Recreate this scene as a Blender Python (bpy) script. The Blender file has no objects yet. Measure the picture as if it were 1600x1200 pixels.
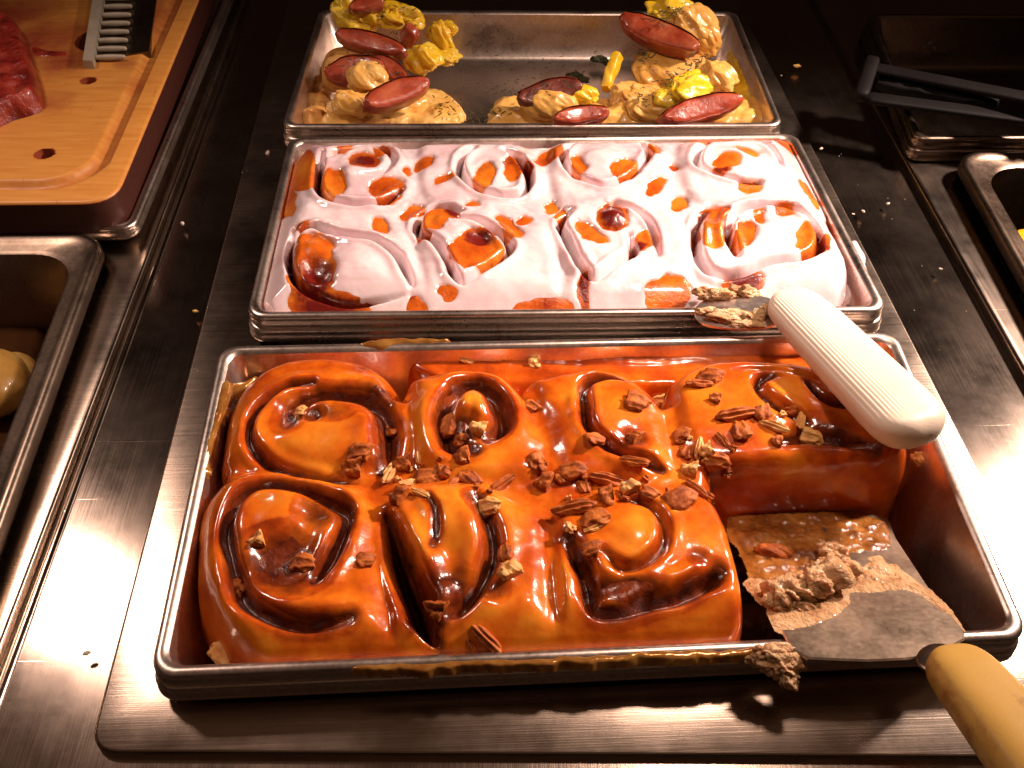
import bpy, math, random
import numpy as np
from mathutils import Matrix, Vector

# ------------------------------------------------------------------ camera, world, lamps, exposure
S = 0.001                                    # everything below is written in millimetres
scn = bpy.context.scene
FPX = 1419.0
CAM = np.array([-42.7, -158.0, 306.3])
def rotm(a, b, c):
    ca, sa, cb, sb, cc, sc = math.cos(a), math.sin(a), math.cos(b), math.sin(b), math.cos(c), math.sin(c)
    return (np.array([[cc, -sc, 0], [sc, cc, 0], [0, 0, 1]]) @ np.array([[1, 0, 0], [0, ca, -sa], [0, sa, ca]])
            @ np.array([[cb, 0, sb], [0, 1, 0], [-sb, 0, cb]]))
RM = rotm(.7717, -.0175, -.0262)
cd = bpy.data.cameras.new('camera'); cam = bpy.data.objects.new('camera', cd); scn.collection.objects.link(cam)
cam.matrix_world = Matrix.Translation(Vector(CAM * S)) @ Matrix(RM.tolist()).to_4x4()
cd.sensor_width = 36; cd.lens = FPX / 1600 * 36; cd.clip_start = .005; cd.clip_end = 50
scn.camera = cam
w = bpy.data.worlds.new('World'); scn.world = w; w.use_nodes = True
w.node_tree.nodes['Background'].inputs[0].default_value = (.55, .26, .16, 1)
w.node_tree.nodes['Background'].inputs[1].default_value = .02
scn.view_settings.view_transform = 'Standard'; scn.view_settings.look = 'None'
scn.view_settings.exposure = 0; scn.view_settings.gamma = 1

def area(name, loc, aim, size, power, col, sy=None, spread=180):
    l = bpy.data.lights.new(name, 'AREA'); l.energy = power; l.color = col
    l.shape = 'DISK' if sy is None else 'RECTANGLE'; l.size = size * S
    if sy: l.size_y = sy * S
    l.spread = math.radians(spread)
    o = bpy.data.objects.new(name, l); scn.collection.objects.link(o)
    o.location = Vector(loc) * S
    d = Vector(aim) * S - o.location; o.rotation_euler = d.to_track_quat('-Z', 'Y').to_euler()
    return o
area('heat_lamp', (150, 190, 440), (30, 190, 0), 56, .55, (1, .72, .58), spread=120)
area('heat_lamp', (590, 395, 436), (90, 210, 0), 70, 2.05, (1, .76, .64), spread=62)
area('heat_lamp', (-440, 330, 440), (-170, 120, 0), 80, .62, (1, .72, .60), spread=120)
area('hood_glow', (0, -60, 500), (0, -60, 0), 1500, .26, (1, .52, .30), sy=860)

# ------------------------------------------------------------------ helpers
def U(u, v, z=0.):
    """the point on the horizontal plane z where the photograph shows (u, v)"""
    d = RM @ np.array([(u - 800) / FPX, -(v - 600) / FPX, -1.]); return CAM + d * ((z - CAM[2]) / d[2])
def UU(pts, z=0.): return np.array([U(p[0], p[1], z) for p in pts])
def catmull(P, n=8, closed=False):
    P = np.asarray(P, float); N = len(P); out = []
    for i in range(N if closed else N - 1):
        if closed: a, b, c, d = P[(i - 1) % N], P[i], P[(i + 1) % N], P[(i + 2) % N]
        else: a, b, c, d = P[max(i - 1, 0)], P[i], P[i + 1], P[min(i + 2, N - 1)]
        for k in range(n):
            t = k / n
            out.append(.5 * (2 * b + (c - a) * t + (2 * a - 5 * b + 4 * c - d) * t * t + (3 * b - a - 3 * c + d) * t ** 3))
    if not closed: out.append(P[-1])
    return np.array(out)
def seg_dist(X, Y, P, closed=False):
    """distance to polyline and the index+fraction of the nearest spot"""
    best = np.full(X.shape, 1e9); idx = np.zeros(X.shape); N = len(P)
    for i in range(N if closed else N - 1):
        a, b = P[i], P[(i + 1) % N]; dx, dy = b[0] - a[0], b[1] - a[1]; L = dx * dx + dy * dy + 1e-9
        t = np.clip(((X - a[0]) * dx + (Y - a[1]) * dy) / L, 0, 1)
        d = (X - a[0] - t * dx) ** 2 + (Y - a[1] - t * dy) ** 2
        m = d < best; best = np.where(m, d, best); idx = np.where(m, i + t, idx)
    return np.sqrt(best), idx
def inside(X, Y, P):
    r = np.zeros(X.shape, bool); N = len(P)
    for i in range(N):
        x1, y1 = P[i][:2]; x2, y2 = P[(i + 1) % N][:2]
        if y1 == y2: continue
        c = ((y1 > Y) != (y2 > Y)) & (X < (x2 - x1) * (Y - y1) / (y2 - y1) + x1); r ^= c
    return r
def sdist(X, Y, P):
    d, _ = seg_dist(X, Y, P, True); return np.where(inside(X, Y, P), d, -d)
_rs = np.random.RandomState(7); _lat = _rs.rand(64, 64)
def vnoise(X, Y, s, o=0.):
    x = X / s + 31.7 + o * 7.3; y = Y / s + 17.3 + o * 3.1
    xi = np.floor(x).astype(int); yi = np.floor(y).astype(int); fx = x - xi; fy = y - yi
    fx = fx * fx * (3 - 2 * fx); fy = fy * fy * (3 - 2 * fy)
    g = lambda i, j: _lat[i % 64, j % 64]
    return (g(xi, yi) * (1 - fx) + g(xi + 1, yi) * fx) * (1 - fy) + (g(xi, yi + 1) * (1 - fx) + g(xi + 1, yi + 1) * fx) * fy - .5
def fbm(X, Y, s, o=0.): return vnoise(X, Y, s, o) + .5 * vnoise(X, Y, s / 2, o + 3) + .25 * vnoise(X, Y, s / 4, o + 5)
def sstep(a, b, x):
    t = np.clip((x - a) / (b - a), 0, 1); return t * t * (3 - 2 * t)
def blur(A, n):
    for _ in range(n):
        B = np.pad(A, 1, mode='edge'); A = (B[:-2, 1:-1] + B[2:, 1:-1] + B[1:-1, :-2] + B[1:-1, 2:] + 2 * B[1:-1, 1:-1]) / 6
    return A

def mesh(name, V, Fc, mat, parent=None, smooth=True, attrs=None, normals=None, origin=None):
    V = np.asarray(V, float)
    o0 = np.array(origin if origin is not None else (V.mean(0) if parent is None else np.zeros(3)), float)
    if parent is not None: o0 = np.array(parent.get('_o', (0, 0, 0)), float)
    me = bpy.data.meshes.new(name)
    if isinstance(Fc, np.ndarray):
        n, k = Fc.shape; me.vertices.add(len(V)); me.vertices.foreach_set('co', ((V - o0) * S).ravel())
        me.loops.add(n * k); me.loops.foreach_set('vertex_index', Fc.ravel().astype(np.int32))
        me.polygons.add(n); me.polygons.foreach_set('loop_start', np.arange(0, n * k, k, dtype=np.int32))
        me.update(calc_edges=True); me.validate()
    else:
        me.from_pydata(((V - o0) * S).tolist(), [], Fc); me.update()
    if attrs:
        for k, a in attrs.items():
            at = me.attributes.new(k, 'FLOAT', 'POINT'); at.data.foreach_set('value', np.asarray(a, np.float32))
    if smooth: me.polygons.foreach_set('use_smooth', [True] * len(me.polygons))
    if normals is not None: me.normals_split_custom_set_from_vertices(normals.tolist())
    if mat: me.materials.append(mat)
    o = bpy.data.objects.new(name, me); scn.collection.objects.link(o)
    if parent is None: o.location = Vector(o0 * S); o['_o'] = o0.tolist()
    else: o.parent = parent
    return o
def tag(o, label=None, cat=None, group=None, kind=None):
    if label: o['label'] = label
    if cat: o['category'] = cat
    if group: o['group'] = group
    if kind: o['kind'] = kind
    return o
def empty(name, loc):
    o = bpy.data.objects.new(name, None); scn.collection.objects.link(o); o.empty_display_size = .02
    o.location = Vector(np.array(loc) * S); o['_o'] = [float(x) for x in loc]; return o

# ------------------------------------------------------------------ materials
def M(name): 
    m = bpy.data.materials.new(name); m.use_nodes = True; nt = m.node_tree
    return m, nt, nt.nodes['Principled BSDF']
def nd(nt, t, **kw):
    n = nt.nodes.new(t)
    for k, v in kw.items(): setattr(n, k, v)
    return n
def coords(nt, scale, rot=0):
    tc = nd(nt, 'ShaderNodeNewGeometry'); mp = nd(nt, 'ShaderNodeMapping'); mp.inputs['Scale'].default_value = scale
    mp.inputs['Rotation'].default_value = (0, 0, rot)
    nt.links.new(tc.outputs['Position'], mp.inputs[0]); return mp.outputs[0]
def noise(nt, vec, scale=1, detail=4, rough=.55):
    n = nd(nt, 'ShaderNodeTexNoise'); n.inputs['Scale'].default_value = scale; n.inputs['Detail'].default_value = detail
    n.inputs['Roughness'].default_value = rough; nt.links.new(vec, n.inputs['Vector']); return n.outputs['Fac']
def ramp(nt, fac, stops):
    r = nd(nt, 'ShaderNodeValToRGB'); e = r.color_ramp.elements
    while len(e) < len(stops): e.new(.5)
    for x, (p, c) in zip(e, stops): x.position = p; x.color = (*c, 1) if len(c) == 3 else c
    nt.links.new(fac, r.inputs[0]); return r.outputs[0]
def mrange(nt, v, a, b, c, d):
    r = nd(nt, 'ShaderNodeMapRange'); nt.links.new(v, r.inputs[0])
    for i, x in enumerate((a, b, c, d)): r.inputs[i + 1].default_value = x
    return r.outputs[0]
def mixc(nt, f, a, b, mode='MIX'):
    m = nd(nt, 'ShaderNodeMix', data_type='RGBA', blend_type=mode)
    for s, x in ((m.inputs[0], f), (m.inputs[6], a), (m.inputs[7], b)):
        if isinstance(x, (int, float)): s.default_value = x
        elif isinstance(x, tuple): s.default_value = (*x, 1)
        else: nt.links.new(x, s)
    return m.outputs[2]
def math_(nt, op, a, b):
    m = nd(nt, 'ShaderNodeMath', operation=op)
    for s, x in ((m.inputs[0], a), (m.inputs[1], b)):
        if isinstance(x, (int, float)): s.default_value = x
        else: nt.links.new(x, s)
    return m.outputs[0]
def bump(nt, bs, h, strength, dist, sock='Normal'):
    b = nd(nt, 'ShaderNodeBump'); b.inputs['Strength'].default_value = strength; b.inputs['Distance'].default_value = dist
    nt.links.new(h, b.inputs['Height']); nt.links.new(b.outputs[0], bs.inputs[sock]); return b
def steel(name, col=(.50, .44, .40), grain='x', rough=.24, rot=0, scratch=.5, smear=0.):
    m, nt, b = M(name); b.inputs['Metallic'].default_value = 1
    sc = {'x': (14, 2600, 400), 'y': (2600, 14, 400), None: (500, 500, 500)}[grain]
    v = coords(nt, sc, rot); g = noise(nt, v, 1, 3)
    v2 = coords(nt, (28, 28, 28), .4); blot = noise(nt, v2, 1, 6, .65)
    v3 = coords(nt, (9, 420, 100), .9); s1 = noise(nt, v3, 1, 2); s1 = ramp(nt, s1, [(.70, (0, 0, 0)), (.74, (1, 1, 1))])
    c = mixc(nt, mrange(nt, g, .3, .7, 0, 1), tuple(x * .78 for x in col), col)
    c = mixc(nt, mrange(nt, blot, .5, .75, 0, .55), c, tuple(x * .45 for x in (col[0], col[1] * .85, col[2] * .7)))
    nt.links.new(c, b.inputs['Base Color'])
    r = mrange(nt, blot, .3, .75, rough * .8, rough * 1.6); r = math_(nt, 'ADD', r, math_(nt, 'MULTIPLY', g, .08))
    nt.links.new(r, b.inputs['Roughness'])
    h = math_(nt, 'ADD', math_(nt, 'MULTIPLY', g, 1.), math_(nt, 'MULTIPLY', s1, scratch))
    bump(nt, b, h, .10, .00025)
    if grain:
        b.inputs['Anisotropic'].default_value = .55
        t = nd(nt, 'ShaderNodeTangent', direction_type='RADIAL', axis='Z')
    return m
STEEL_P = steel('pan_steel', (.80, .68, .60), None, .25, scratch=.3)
STEEL_X = steel('brushed_steel_across', (.46, .37, .30), 'x', .17)
STEEL_Y = steel('brushed_steel_along', (.42, .34, .28), 'y', .13)
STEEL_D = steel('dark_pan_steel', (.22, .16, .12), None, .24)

def caramel_mat():
    m, nt, b = M('caramel_glaze')
    at = nd(nt, 'ShaderNodeAttribute'); at.attribute_name = 'fill'
    n1 = noise(nt, coords(nt, (38, 38, 38)), 1, 5, .6); n2 = noise(nt, coords(nt, (170, 170, 170)), 1, 4, .6)
    n1 = math_(nt, 'ADD', n1, mrange(nt, at.outputs['Fac'], 0, -1, 0, .3)); base = ramp(nt, n1, [(.30, (.20, .020, .002)), (.46, (.42, .062, .004)), (.63, (.64, .145, .008)), (.86, (.76, .29, .022))])
    f = math_(nt, 'ADD', at.outputs['Fac'], mrange(nt, n2, .3, .7, -.16, .16))
    f = mrange(nt, f, .12, .75, 0, 1)
    c = mixc(nt, f, base, (.070, .010, .003)); nt.links.new(c, b.inputs['Base Color'])
    b.inputs['Roughness'].default_value = .21; b.inputs['IOR'].default_value = 1.45
    b.inputs['Subsurface Weight'].default_value = .35; b.inputs['Subsurface Radius'].default_value = (1, .28, .06)
    b.inputs['Subsurface Scale'].default_value = .004
    b.inputs['Coat Weight'].default_value = .7; b.inputs['Coat Roughness'].default_value = .10
    h = math_(nt, 'ADD', math_(nt, 'MULTIPLY', n2, .5), noise(nt, coords(nt, (75, 75, 75)), 1, 2))
    bump(nt, b, h, .35, .0011)
    bc = nd(nt, 'ShaderNodeBump'); bc.inputs['Strength'].default_value = .3; bc.inputs['Distance'].default_value = .001
    nt.links.new(h, bc.inputs['Height']); nt.links.new(bc.outputs[0], b.inputs['Coat Normal'])
    return m
CARAMEL = caramel_mat()
def amber():
    m, nt, b = M('thin_caramel_on_steel'); b.inputs['Metallic'].default_value = .45; n = noise(nt, coords(nt, (120,) * 3), 1, 4)
    nt.links.new(ramp(nt, n, [(.3, (.26, .09, .015)), (.7, (.46, .22, .05))]), b.inputs['Base Color']); b.inputs['Roughness'].default_value = .16
    b.inputs['Coat Weight'].default_value = .5; bump(nt, b, n, .4, .0008); return m
AMBER = amber()
def simple(name, cols, scale=60, rough=.4, coat=0, sss=0, bs=.3, bd=.001, bscale=None, srad=(1, .4, .2), detail=5):
    m, nt, b = M(name); n1 = noise(nt, coords(nt, (scale,) * 3), 1, detail, .6)
    st = [(.3 + .4 * i / max(1, len(cols) - 1), c) for i, c in enumerate(cols)]
    nt.links.new(ramp(nt, n1, st), b.inputs['Base Color']); b.inputs['Roughness'].default_value = rough
    b.inputs['Coat Weight'].default_value = coat; b.inputs['Coat Roughness'].default_value = .08
    b.inputs['Subsurface Weight'].default_value = sss; b.inputs['Subsurface Radius'].default_value = srad
    b.inputs['Subsurface Scale'].default_value = .003
    n2 = noise(nt, coords(nt, (bscale or scale * 3,) * 3), 1, 5, .6); bump(nt, b, n2, bs, bd)
    return m
def dough_mat():
    m, nt, b = M('glazed_dough')
    at = nd(nt, 'ShaderNodeAttribute'); at.attribute_name = 'fill'
    n1 = noise(nt, coords(nt, (45,) * 3), 1, 5, .6); n2 = noise(nt, coords(nt, (240,) * 3), 1, 5, .65)
    base = ramp(nt, n1, [(.3, (.32, .035, .004)), (.5, (.56, .11, .008)), (.7, (.72, .22, .018))])
    f = math_(nt, 'ADD', at.outputs['Fac'], mrange(nt, n2, .3, .7, -.2, .2)); f = mrange(nt, f, .15, .8, 0, 1)
    nt.links.new(mixc(nt, f, base, (.13, .008, .005)), b.inputs['Base Color'])
    b.inputs['Roughness'].default_value = .22; b.inputs['Coat Weight'].default_value = .6; b.inputs['Coat Roughness'].default_value = .08
    b.inputs['Subsurface Weight'].default_value = .2; b.inputs['Subsurface Scale'].default_value = .003
    b.inputs['Subsurface Radius'].default_value = (1, .3, .1)
    bump(nt, b, n2, .5, .0012); return m
DOUGH = dough_mat()
def icing_mat():
    m, nt, b = M('sugar_icing'); at = nd(nt, 'ShaderNodeAttribute'); at.attribute_name = 'fill'
    n1 = noise(nt, coords(nt, (32,) * 3), 1, 5, .6); c = ramp(nt, n1, [(.3, (.66, .44, .47)), (.5, (.77, .61, .63)), (.7, (.80, .70, .71))])
    c = mixc(nt, mrange(nt, at.outputs['Fac'], .1, 1, 0, .75), c, (.62, .22, .08)); nt.links.new(c, b.inputs['Base Color'])
    b.inputs['Roughness'].default_value = .17; b.inputs['Coat Weight'].default_value = 1.; b.inputs['Coat Roughness'].default_value = .07
    b.inputs['Subsurface Weight'].default_value = .5; b.inputs['Subsurface Radius'].default_value = (1, .5, .4); b.inputs['Subsurface Scale'].default_value = .004
    bump(nt, b, noise(nt, coords(nt, (60,) * 3), 1, 3), .22, .0014); return m
ICING = icing_mat()
FILLING = simple('cinnamon_filling', [(.040, .006, .002), (.12, .017, .003), (.22, .038, .006)], 110, .24, .25, 0, .5, .0014, 260)
PECAN = simple('pecan_skin', [(.15, .026, .004), (.37, .085, .011), (.52, .16, .026)], 160, .55, 0, 0, .6, .0012, 380)
PECAN_L = simple('pecan_flesh', [(.48, .18, .035), (.68, .32, .085), (.76, .46, .15)], 170, .55, 0, 0, .6, .0012, 380)
BREAD = simple('torn_bread', [(.34, .14, .045), (.60, .34, .15), (.72, .48, .27)], 130, .5, .2, .3, 1., .003, 420)
HANDLE_W = None
FOOD_Y = simple('scrambled_egg', [(.70, .38, .010), (.86, .55, .02), (.88, .64, .08)], 70, .3, .35, .3, .5, .0015, 190)
FOOD_C = simple('cheese_sauce', [(.66, .32, .06), (.80, .46, .11), (.85, .55, .19)], 45, .3, .35, .3, .3, .001, 160)
HAM = simple('ham_slice', [(.18, .018, .007), (.36, .055, .02), (.50, .14, .06)], 60, .3, .4, .3, .4, .001, 260)
HAM_D = simple('browned_ham_edge', [(.05, .012, .006), (.13, .022, .010), (.2, .03, .015)], 120, .35, .3, 0, .5, .001, 260)
MUFFIN = simple('toasted_muffin', [(.40, .13, .02), (.66, .33, .08), (.74, .44, .15)], 80, .55, .1, .2, .5, .0015, 240)
HERB = simple('dried_herb', [(.03, .03, .008), (.06, .06, .015)], 300, .7)
MEAT = simple('roast_meat', [(.12, .008, .006), (.27, .022, .014), (.40, .07, .04)], 70, .28, .5, .2, .7, .002, 220)
BLACK = simple('black_plastic', [(.003, .002, .002), (.006, .004, .004)], 40, .6, 0)
CRUMB = simple('icing_crumb', [(.55, .42, .34), (.7, .6, .5)], 300, .5)
def wood_mat():
    m, nt, b = M('board_wood'); kn = noise(nt, coords(nt, (22, 300, 60), .9), 1, 2); kn2 = noise(nt, coords(nt, (260, 20, 60), .3), 1, 2); g = noise(nt, coords(nt, (30, 260, 60), .12), 1, 5, .6)
    st = noise(nt, coords(nt, (16,) * 3), 1, 6, .7); at = nd(nt, 'ShaderNodeAttribute'); at.attribute_name = 'fill'
    c = ramp(nt, g, [(.3, (.54, .21, .035)), (.7, (.66, .30, .065))])
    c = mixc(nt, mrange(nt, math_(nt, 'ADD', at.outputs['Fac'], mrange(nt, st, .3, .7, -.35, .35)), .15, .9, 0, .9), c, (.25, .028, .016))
    nt.links.new(c, b.inputs['Base Color']); b.inputs['Roughness'].default_value = .45
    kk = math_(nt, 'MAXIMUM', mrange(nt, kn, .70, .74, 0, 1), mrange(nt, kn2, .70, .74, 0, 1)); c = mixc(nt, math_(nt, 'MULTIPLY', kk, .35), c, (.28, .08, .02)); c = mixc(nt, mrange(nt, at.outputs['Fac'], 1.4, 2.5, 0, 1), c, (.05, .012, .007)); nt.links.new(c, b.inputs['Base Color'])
    bump(nt, b, math_(nt, 'SUBTRACT', g, kk), .25, .0006); return m
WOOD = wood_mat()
def handle_mat(name, cols, stain):
    m, nt, b = M(name); n = noise(nt, coords(nt, (30,) * 3), 1, 6, .65)
    c = ramp(nt, noise(nt, coords(nt, (20,) * 3), 1, 3), [(.3, cols[0]), (.7, cols[1])])
    c = mixc(nt, mrange(nt, n, *stain[1], 0, .8), c, stain[0]); nt.links.new(c, b.inputs['Base Color'])
    b.inputs['Roughness'].default_value = .38
    bump(nt, b, noise(nt, coords(nt, (700,) * 3), 1, 3), .25, .0003); return m
HANDLE_W = handle_mat('white_plastic', ((.68, .56, .44), (.74, .64, .53)), ((.40, .2, .1), (.68, .76)))
HANDLE_Y = handle_mat('yellowed_plastic', ((.44, .25, .045), (.54, .33, .08)), ((.22, .055, .01), (.52, .64)))

# ------------------------------------------------------------------ rings: pans, slabs
def rrect_uv(W, D, ins, r, n=8):
    """rounded rectangle inset by ins in a W x D rectangle"""
    x0, y0, x1, y1 = ins, ins, W - ins, D - ins; r = max(.3, r); out = []
    for cx, cy, a0 in ((x1 - r, y0 + r, -90), (x1 - r, y1 - r, 0), (x0 + r, y1 - r, 90), (x0 + r, y0 + r, 180)):
        for k in range(n + 1):
            a = math.radians(a0 + 90 * k / n); out.append((cx + r * math.cos(a), cy + r * math.sin(a)))
    return np.array(out)
def warp(uv, W, D, Q):
    s, t = uv[:, :1] / W, uv[:, 1:] / D
    return Q[0] * (1 - s) * (1 - t) + Q[1] * s * (1 - t) + Q[2] * s * t + Q[3] * (1 - s) * t
def rings(Q, prof, cap=True, n=8):
    """Q: corner points (front-left, front-right, back-right, back-left); prof: (inset, z offset, corner radius)"""
    Q = np.asarray(Q, float)
    W = (np.linalg.norm(Q[1] - Q[0]) + np.linalg.norm(Q[2] - Q[3])) / 2; D = (np.linalg.norm(Q[3] - Q[0]) + np.linalg.norm(Q[2] - Q[1])) / 2
    V = []; F = []
    for ins, z, r in prof:
        P = warp(rrect_uv(W, D, ins, r, n), W, D, Q); P[:, 2] += z; V.append(P)
    m = len(V[0])
    for k in range(len(V) - 1):
        for i in range(m):
            j = (i + 1) % m; F.append((k * m + i, k * m + j, (k + 1) * m + j, (k + 1) * m + i))
    if cap: F.append(tuple(range((len(V) - 1) * m, len(V) * m)))
    return np.concatenate(V), F
RIM = [(1.2, -9, 8), (-.2, -8.4, 9), (-.9, -6.5, 9.5), (-.6, -4.5, 9.5), (.2, -3.2, 9), (-.6, -2.2, 9.5), (-.2, -.9, 9), (.9, -.1, 8.5), (2.4, .1, 8), (3.8, -.5, 7.5), (4.8, -1.8, 7)]
def basin(depth, z0=-1.8, i0=4.8):
    return [(i0, z0, 7), (i0 + .7, z0 - 3, 7), (i0 + 2.4, z0 - 12, 9), (i0 + 6, z0 - depth * .6, 14), (i0 + 8.5, z0 - depth * .88, 18), (i0 + 12, z0 - depth * .97, 20), (i0 + 18, z0 - depth, 18)]
def shade_sharp(o, ang=40):
    bpy.context.view_layer.objects.active = o
    o.data.set_sharp_from_angle(angle=math.radians(ang))
def pan(label, Q, depth=52, group=None, mat=None, dz=0, grow=0, name='food_pan', rimprof=None):
    Q = np.asarray(Q, float).copy(); Q[:, 2] += dz
    if grow:
        c = Q.mean(0); 
        for i in range(4):
            d = Q[i] - c; d[2] = 0; Q[i] += np.sign(d) * grow
    e = empty(name, Q.mean(0) + np.array([0, 0, -depth])); mat = mat or STEEL_P
    V, F = rings(Q, rimprof or RIM, cap=False); mesh('rim', V, F, mat, e)
    i0, z0 = (rimprof or RIM)[-1][:2]
    V, F = rings(Q, basin(depth, z0, i0)); mesh('basin', V, F, mat, e)
    return tag(e, label, 'pan', group)

QF = UU([(232, 1058), (1611, 996), (1399, 518), (345, 540)], 0)
QM = UU([(385, 494), (1388, 484), (1243, 207), (452, 214)], 2)
QB = UU([(440, 197), (1224, 195), (1150, 17), (500, 14)], 2)
pan('stainless pan of caramel pecan rolls nearest the viewer', QF, 50, 'stainless food pans in a row')
pan('stainless pan holding the white iced rolls in the middle', QM, 50, 'stainless food pans in a row')
pan('stainless pan with ham and egg muffins, mostly empty, at the back', QB, 34, 'stainless food pans in a row')
for Q, l in ((QF, 'lower pan nested under the caramel roll pan'), (QM, 'lower pan nested under the iced roll pan'), (QB, 'lower pan nested under the egg and ham pan')):
    pan(l, Q, 56, 'nested lower pans', dz=-8.2, grow=1.2, name='support_pan')

# ------------------------------------------------------------------ counter
CZ = -21.
def slab(name, poly, z0, z1, mat, bev=1.2, r=6, parent=None, hole=None, deep=8):
    """a raised sheet with rolled edges over a polygon (world xy, counter-clockwise)"""
    P = np.asarray(poly, float)[:, :2]; N = len(P)
    if np.sum(P[:, 0] * np.roll(P[:, 1], -1) - np.roll(P[:, 0], -1) * P[:, 1]) < 0: P = P[::-1]
    out = []
    for i in range(N):
        a, b, c = P[i - 1], P[i], P[(i + 1) % N]; d1 = (a - b) / np.linalg.norm(a - b); d2 = (c - b) / np.linalg.norm(c - b)
        rr = min(r, np.linalg.norm(a - b) * .45, np.linalg.norm(c - b) * .45)
        for k in range(7):
            t = k / 6; out.append((b + d1 * rr) * (1 - t) ** 2 + 2 * b * t * (1 - t) + (b + d2 * rr) * t * t)
    P = np.array(out); T = np.roll(P, -1, 0) - np.roll(P, 1, 0); T /= np.linalg.norm(T, axis=1)[:, None]; Nn = np.stack([-T[:, 1], T[:, 0]], 1)
    prof = [(0, z0 - 1), (0, z1 - bev)] + [(bev * (1 - math.cos(a)), z1 - bev * (1 - math.sin(a))) for a in (.4, .8, 1.2, 1.57)]
    V = np.concatenate([np.c_[P + Nn * q, np.full(len(P), z)] for q, z in prof]); m = len(P); F = []
    for k in range(len(prof) - 1):
        for i in range(m): j = (i + 1) % m; F.append((k * m + i, k * m + j, (k + 1) * m + j, (k + 1) * m + i))
    if hole is None: F.append(tuple(range((len(prof) - 1) * m, len(prof) * m)))
    else:
        Hh = np.asarray(hole, float)[:, :2]; hp = []
        for i in range(4):
            a, b, c = Hh[i - 1], Hh[i], Hh[(i + 1) % 4]; d1 = (a - b) / np.linalg.norm(a - b); d2 = (c - b) / np.linalg.norm(c - b)
            for k in range(7): t = k / 6; hp.append((b + d1 * 7) * (1 - t) ** 2 + 2 * b * t * (1 - t) + (b + d2 * 7) * t * t)
        hp = np.array(hp); V = np.concatenate([V, np.c_[hp, np.full(m, z1)], np.c_[hp, np.full(m, z1 - deep)]])
        for k in (len(prof) - 1, len(prof)):
            for i in range(m): j = (i + 1) % m; F.append((k * m + i, k * m + j, (k + 1) * m + j, (k + 1) * m + i))
    o = mesh(name, V, F, mat, parent); shade_sharp(o, 35); return o
def xyl(p, q, t): return p + (q - p) * t
def line_ext(a, b, z, s0, s1):
    A, B = U(*a, z), U(*b, z); return xyl(A, B, s0), xyl(A, B, s1)
# well frame around the pans: raised sheet with a rounded front corner
L0, L1 = line_ext((137, 1150), (286, 600), CZ, 0, 1)
Lb = xyl(L0, L1, 4.2)
R1, R0 = U(1385, 203, CZ), U(1600, 587, CZ)
Rf = xyl(R1, R0, 2.1); Rbk = xyl(R1, R0, -1.9)
Li = U(136, 1176, CZ); Ri = U(1600, 1178, CZ); Ri = xyl(Li, Ri, 1.25)
# right inner frame edge
I1, I0 = U(1367, 417, CZ), U(1513, 700, CZ); Ie = I0 + (I0 - I1) * ((Ri[1] - I0[1]) / (I0[1] - I1[1])); Ib = I1 + (I0 - I1) * ((Lb[1] - I1[1]) / (I0[1] - I1[1]))
slabm = slab('well_frame', [Li, Ie, Ib, Lb], CZ - 4, CZ, STEEL_X, 1.4, 11, hole=[QF[0] + [5, 5, 0], QF[1] + [-5, 5, 0], QB[2] + [-5, -5, 0], QB[3] + [5, -5, 0]])
tag(slabm, 'flat steel frame around the pans with a rounded front corner', 'counter frame')
# left raised brushed strip, right raised strip
A0, A1 = U(46, 900, CZ), U(249, 360, CZ)
a0, a1 = xyl(A0, A1, -1.4), xyl(A0, A1, 4)
T = U(168, 359, -6) + [0, -3, 0]; b2 = U(0, 820, -6); dd = (T - b2) / np.linalg.norm(T - b2); LB = T - dd * 330
o = slab('counter_edge_strip', [a0, a1, a1 + [-700, 0, 0], [a1[0] - 700, 270, 0], [T[0] - 4, 270, 0], LB + [-4, 3, 0], [LB[0] - 700, LB[1] + 3, 0], a0 + [-700, 0, 0]], CZ - 4, CZ + 1.5, STEEL_X, 1.5, 4); tag(o, 'raised brushed steel strip along the left side of the counter', kind='structure')
for k, (dx, wd) in enumerate(((2.6, 2.4),)):
    V = []; F = []
    dirv = (a1 - a0) / np.linalg.norm(a1 - a0); nrm = np.array([dirv[1], -dirv[0], 0])
    for P in (a0, a1):
        for j in range(9):
            t = math.pi * j / 8; V.append(P + nrm * (dx + 0 - wd * math.cos(t) + .5) + np.array([0, 0, 4 * 0 + 1.6 * math.sin(t) - (a0[2] - (CZ - 4.2))]))
    for j in range(8): F.append((j, j + 1, 10 + j, 9 + j))
    tag(mesh('counter_bead', V, F, STEEL_Y), 'rounded steel bead beside the left strip', kind='structure')
r0, r1 = Rf, Rbk; y1 = U(1492, 236, -6); y2 = U(1720, 640, -6); y2 = y1 + (y2 - y1) * 1.42
z1 = U(1432, 216, -2); z2 = U(1352, 14, -2); dZ = (z2 - z1) / np.linalg.norm(z2 - z1); z3 = z1 + dZ * 190
o = slab('counter_edge_strip', [r0, r0 + [800, 0, 0], [r0[0] + 800, y2[1] + 4, 0], y2 + [4, 4, 0], y1 + [4, -4, 0], [y1[0] + 800, y1[1] - 4, 0], [y1[0] + 800, z1[1] + 4, 0], z1 + [4, 4, 0], z3 + [4, -4, 0], [z3[0] + 800, z3[1] - 4, 0], r1 + [800, 0, 0], r1], CZ - 4, CZ + 1.5, STEEL_Y, 1.8, 4); tag(o, 'raised steel strip along the right side of the counter', kind='structure')

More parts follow.
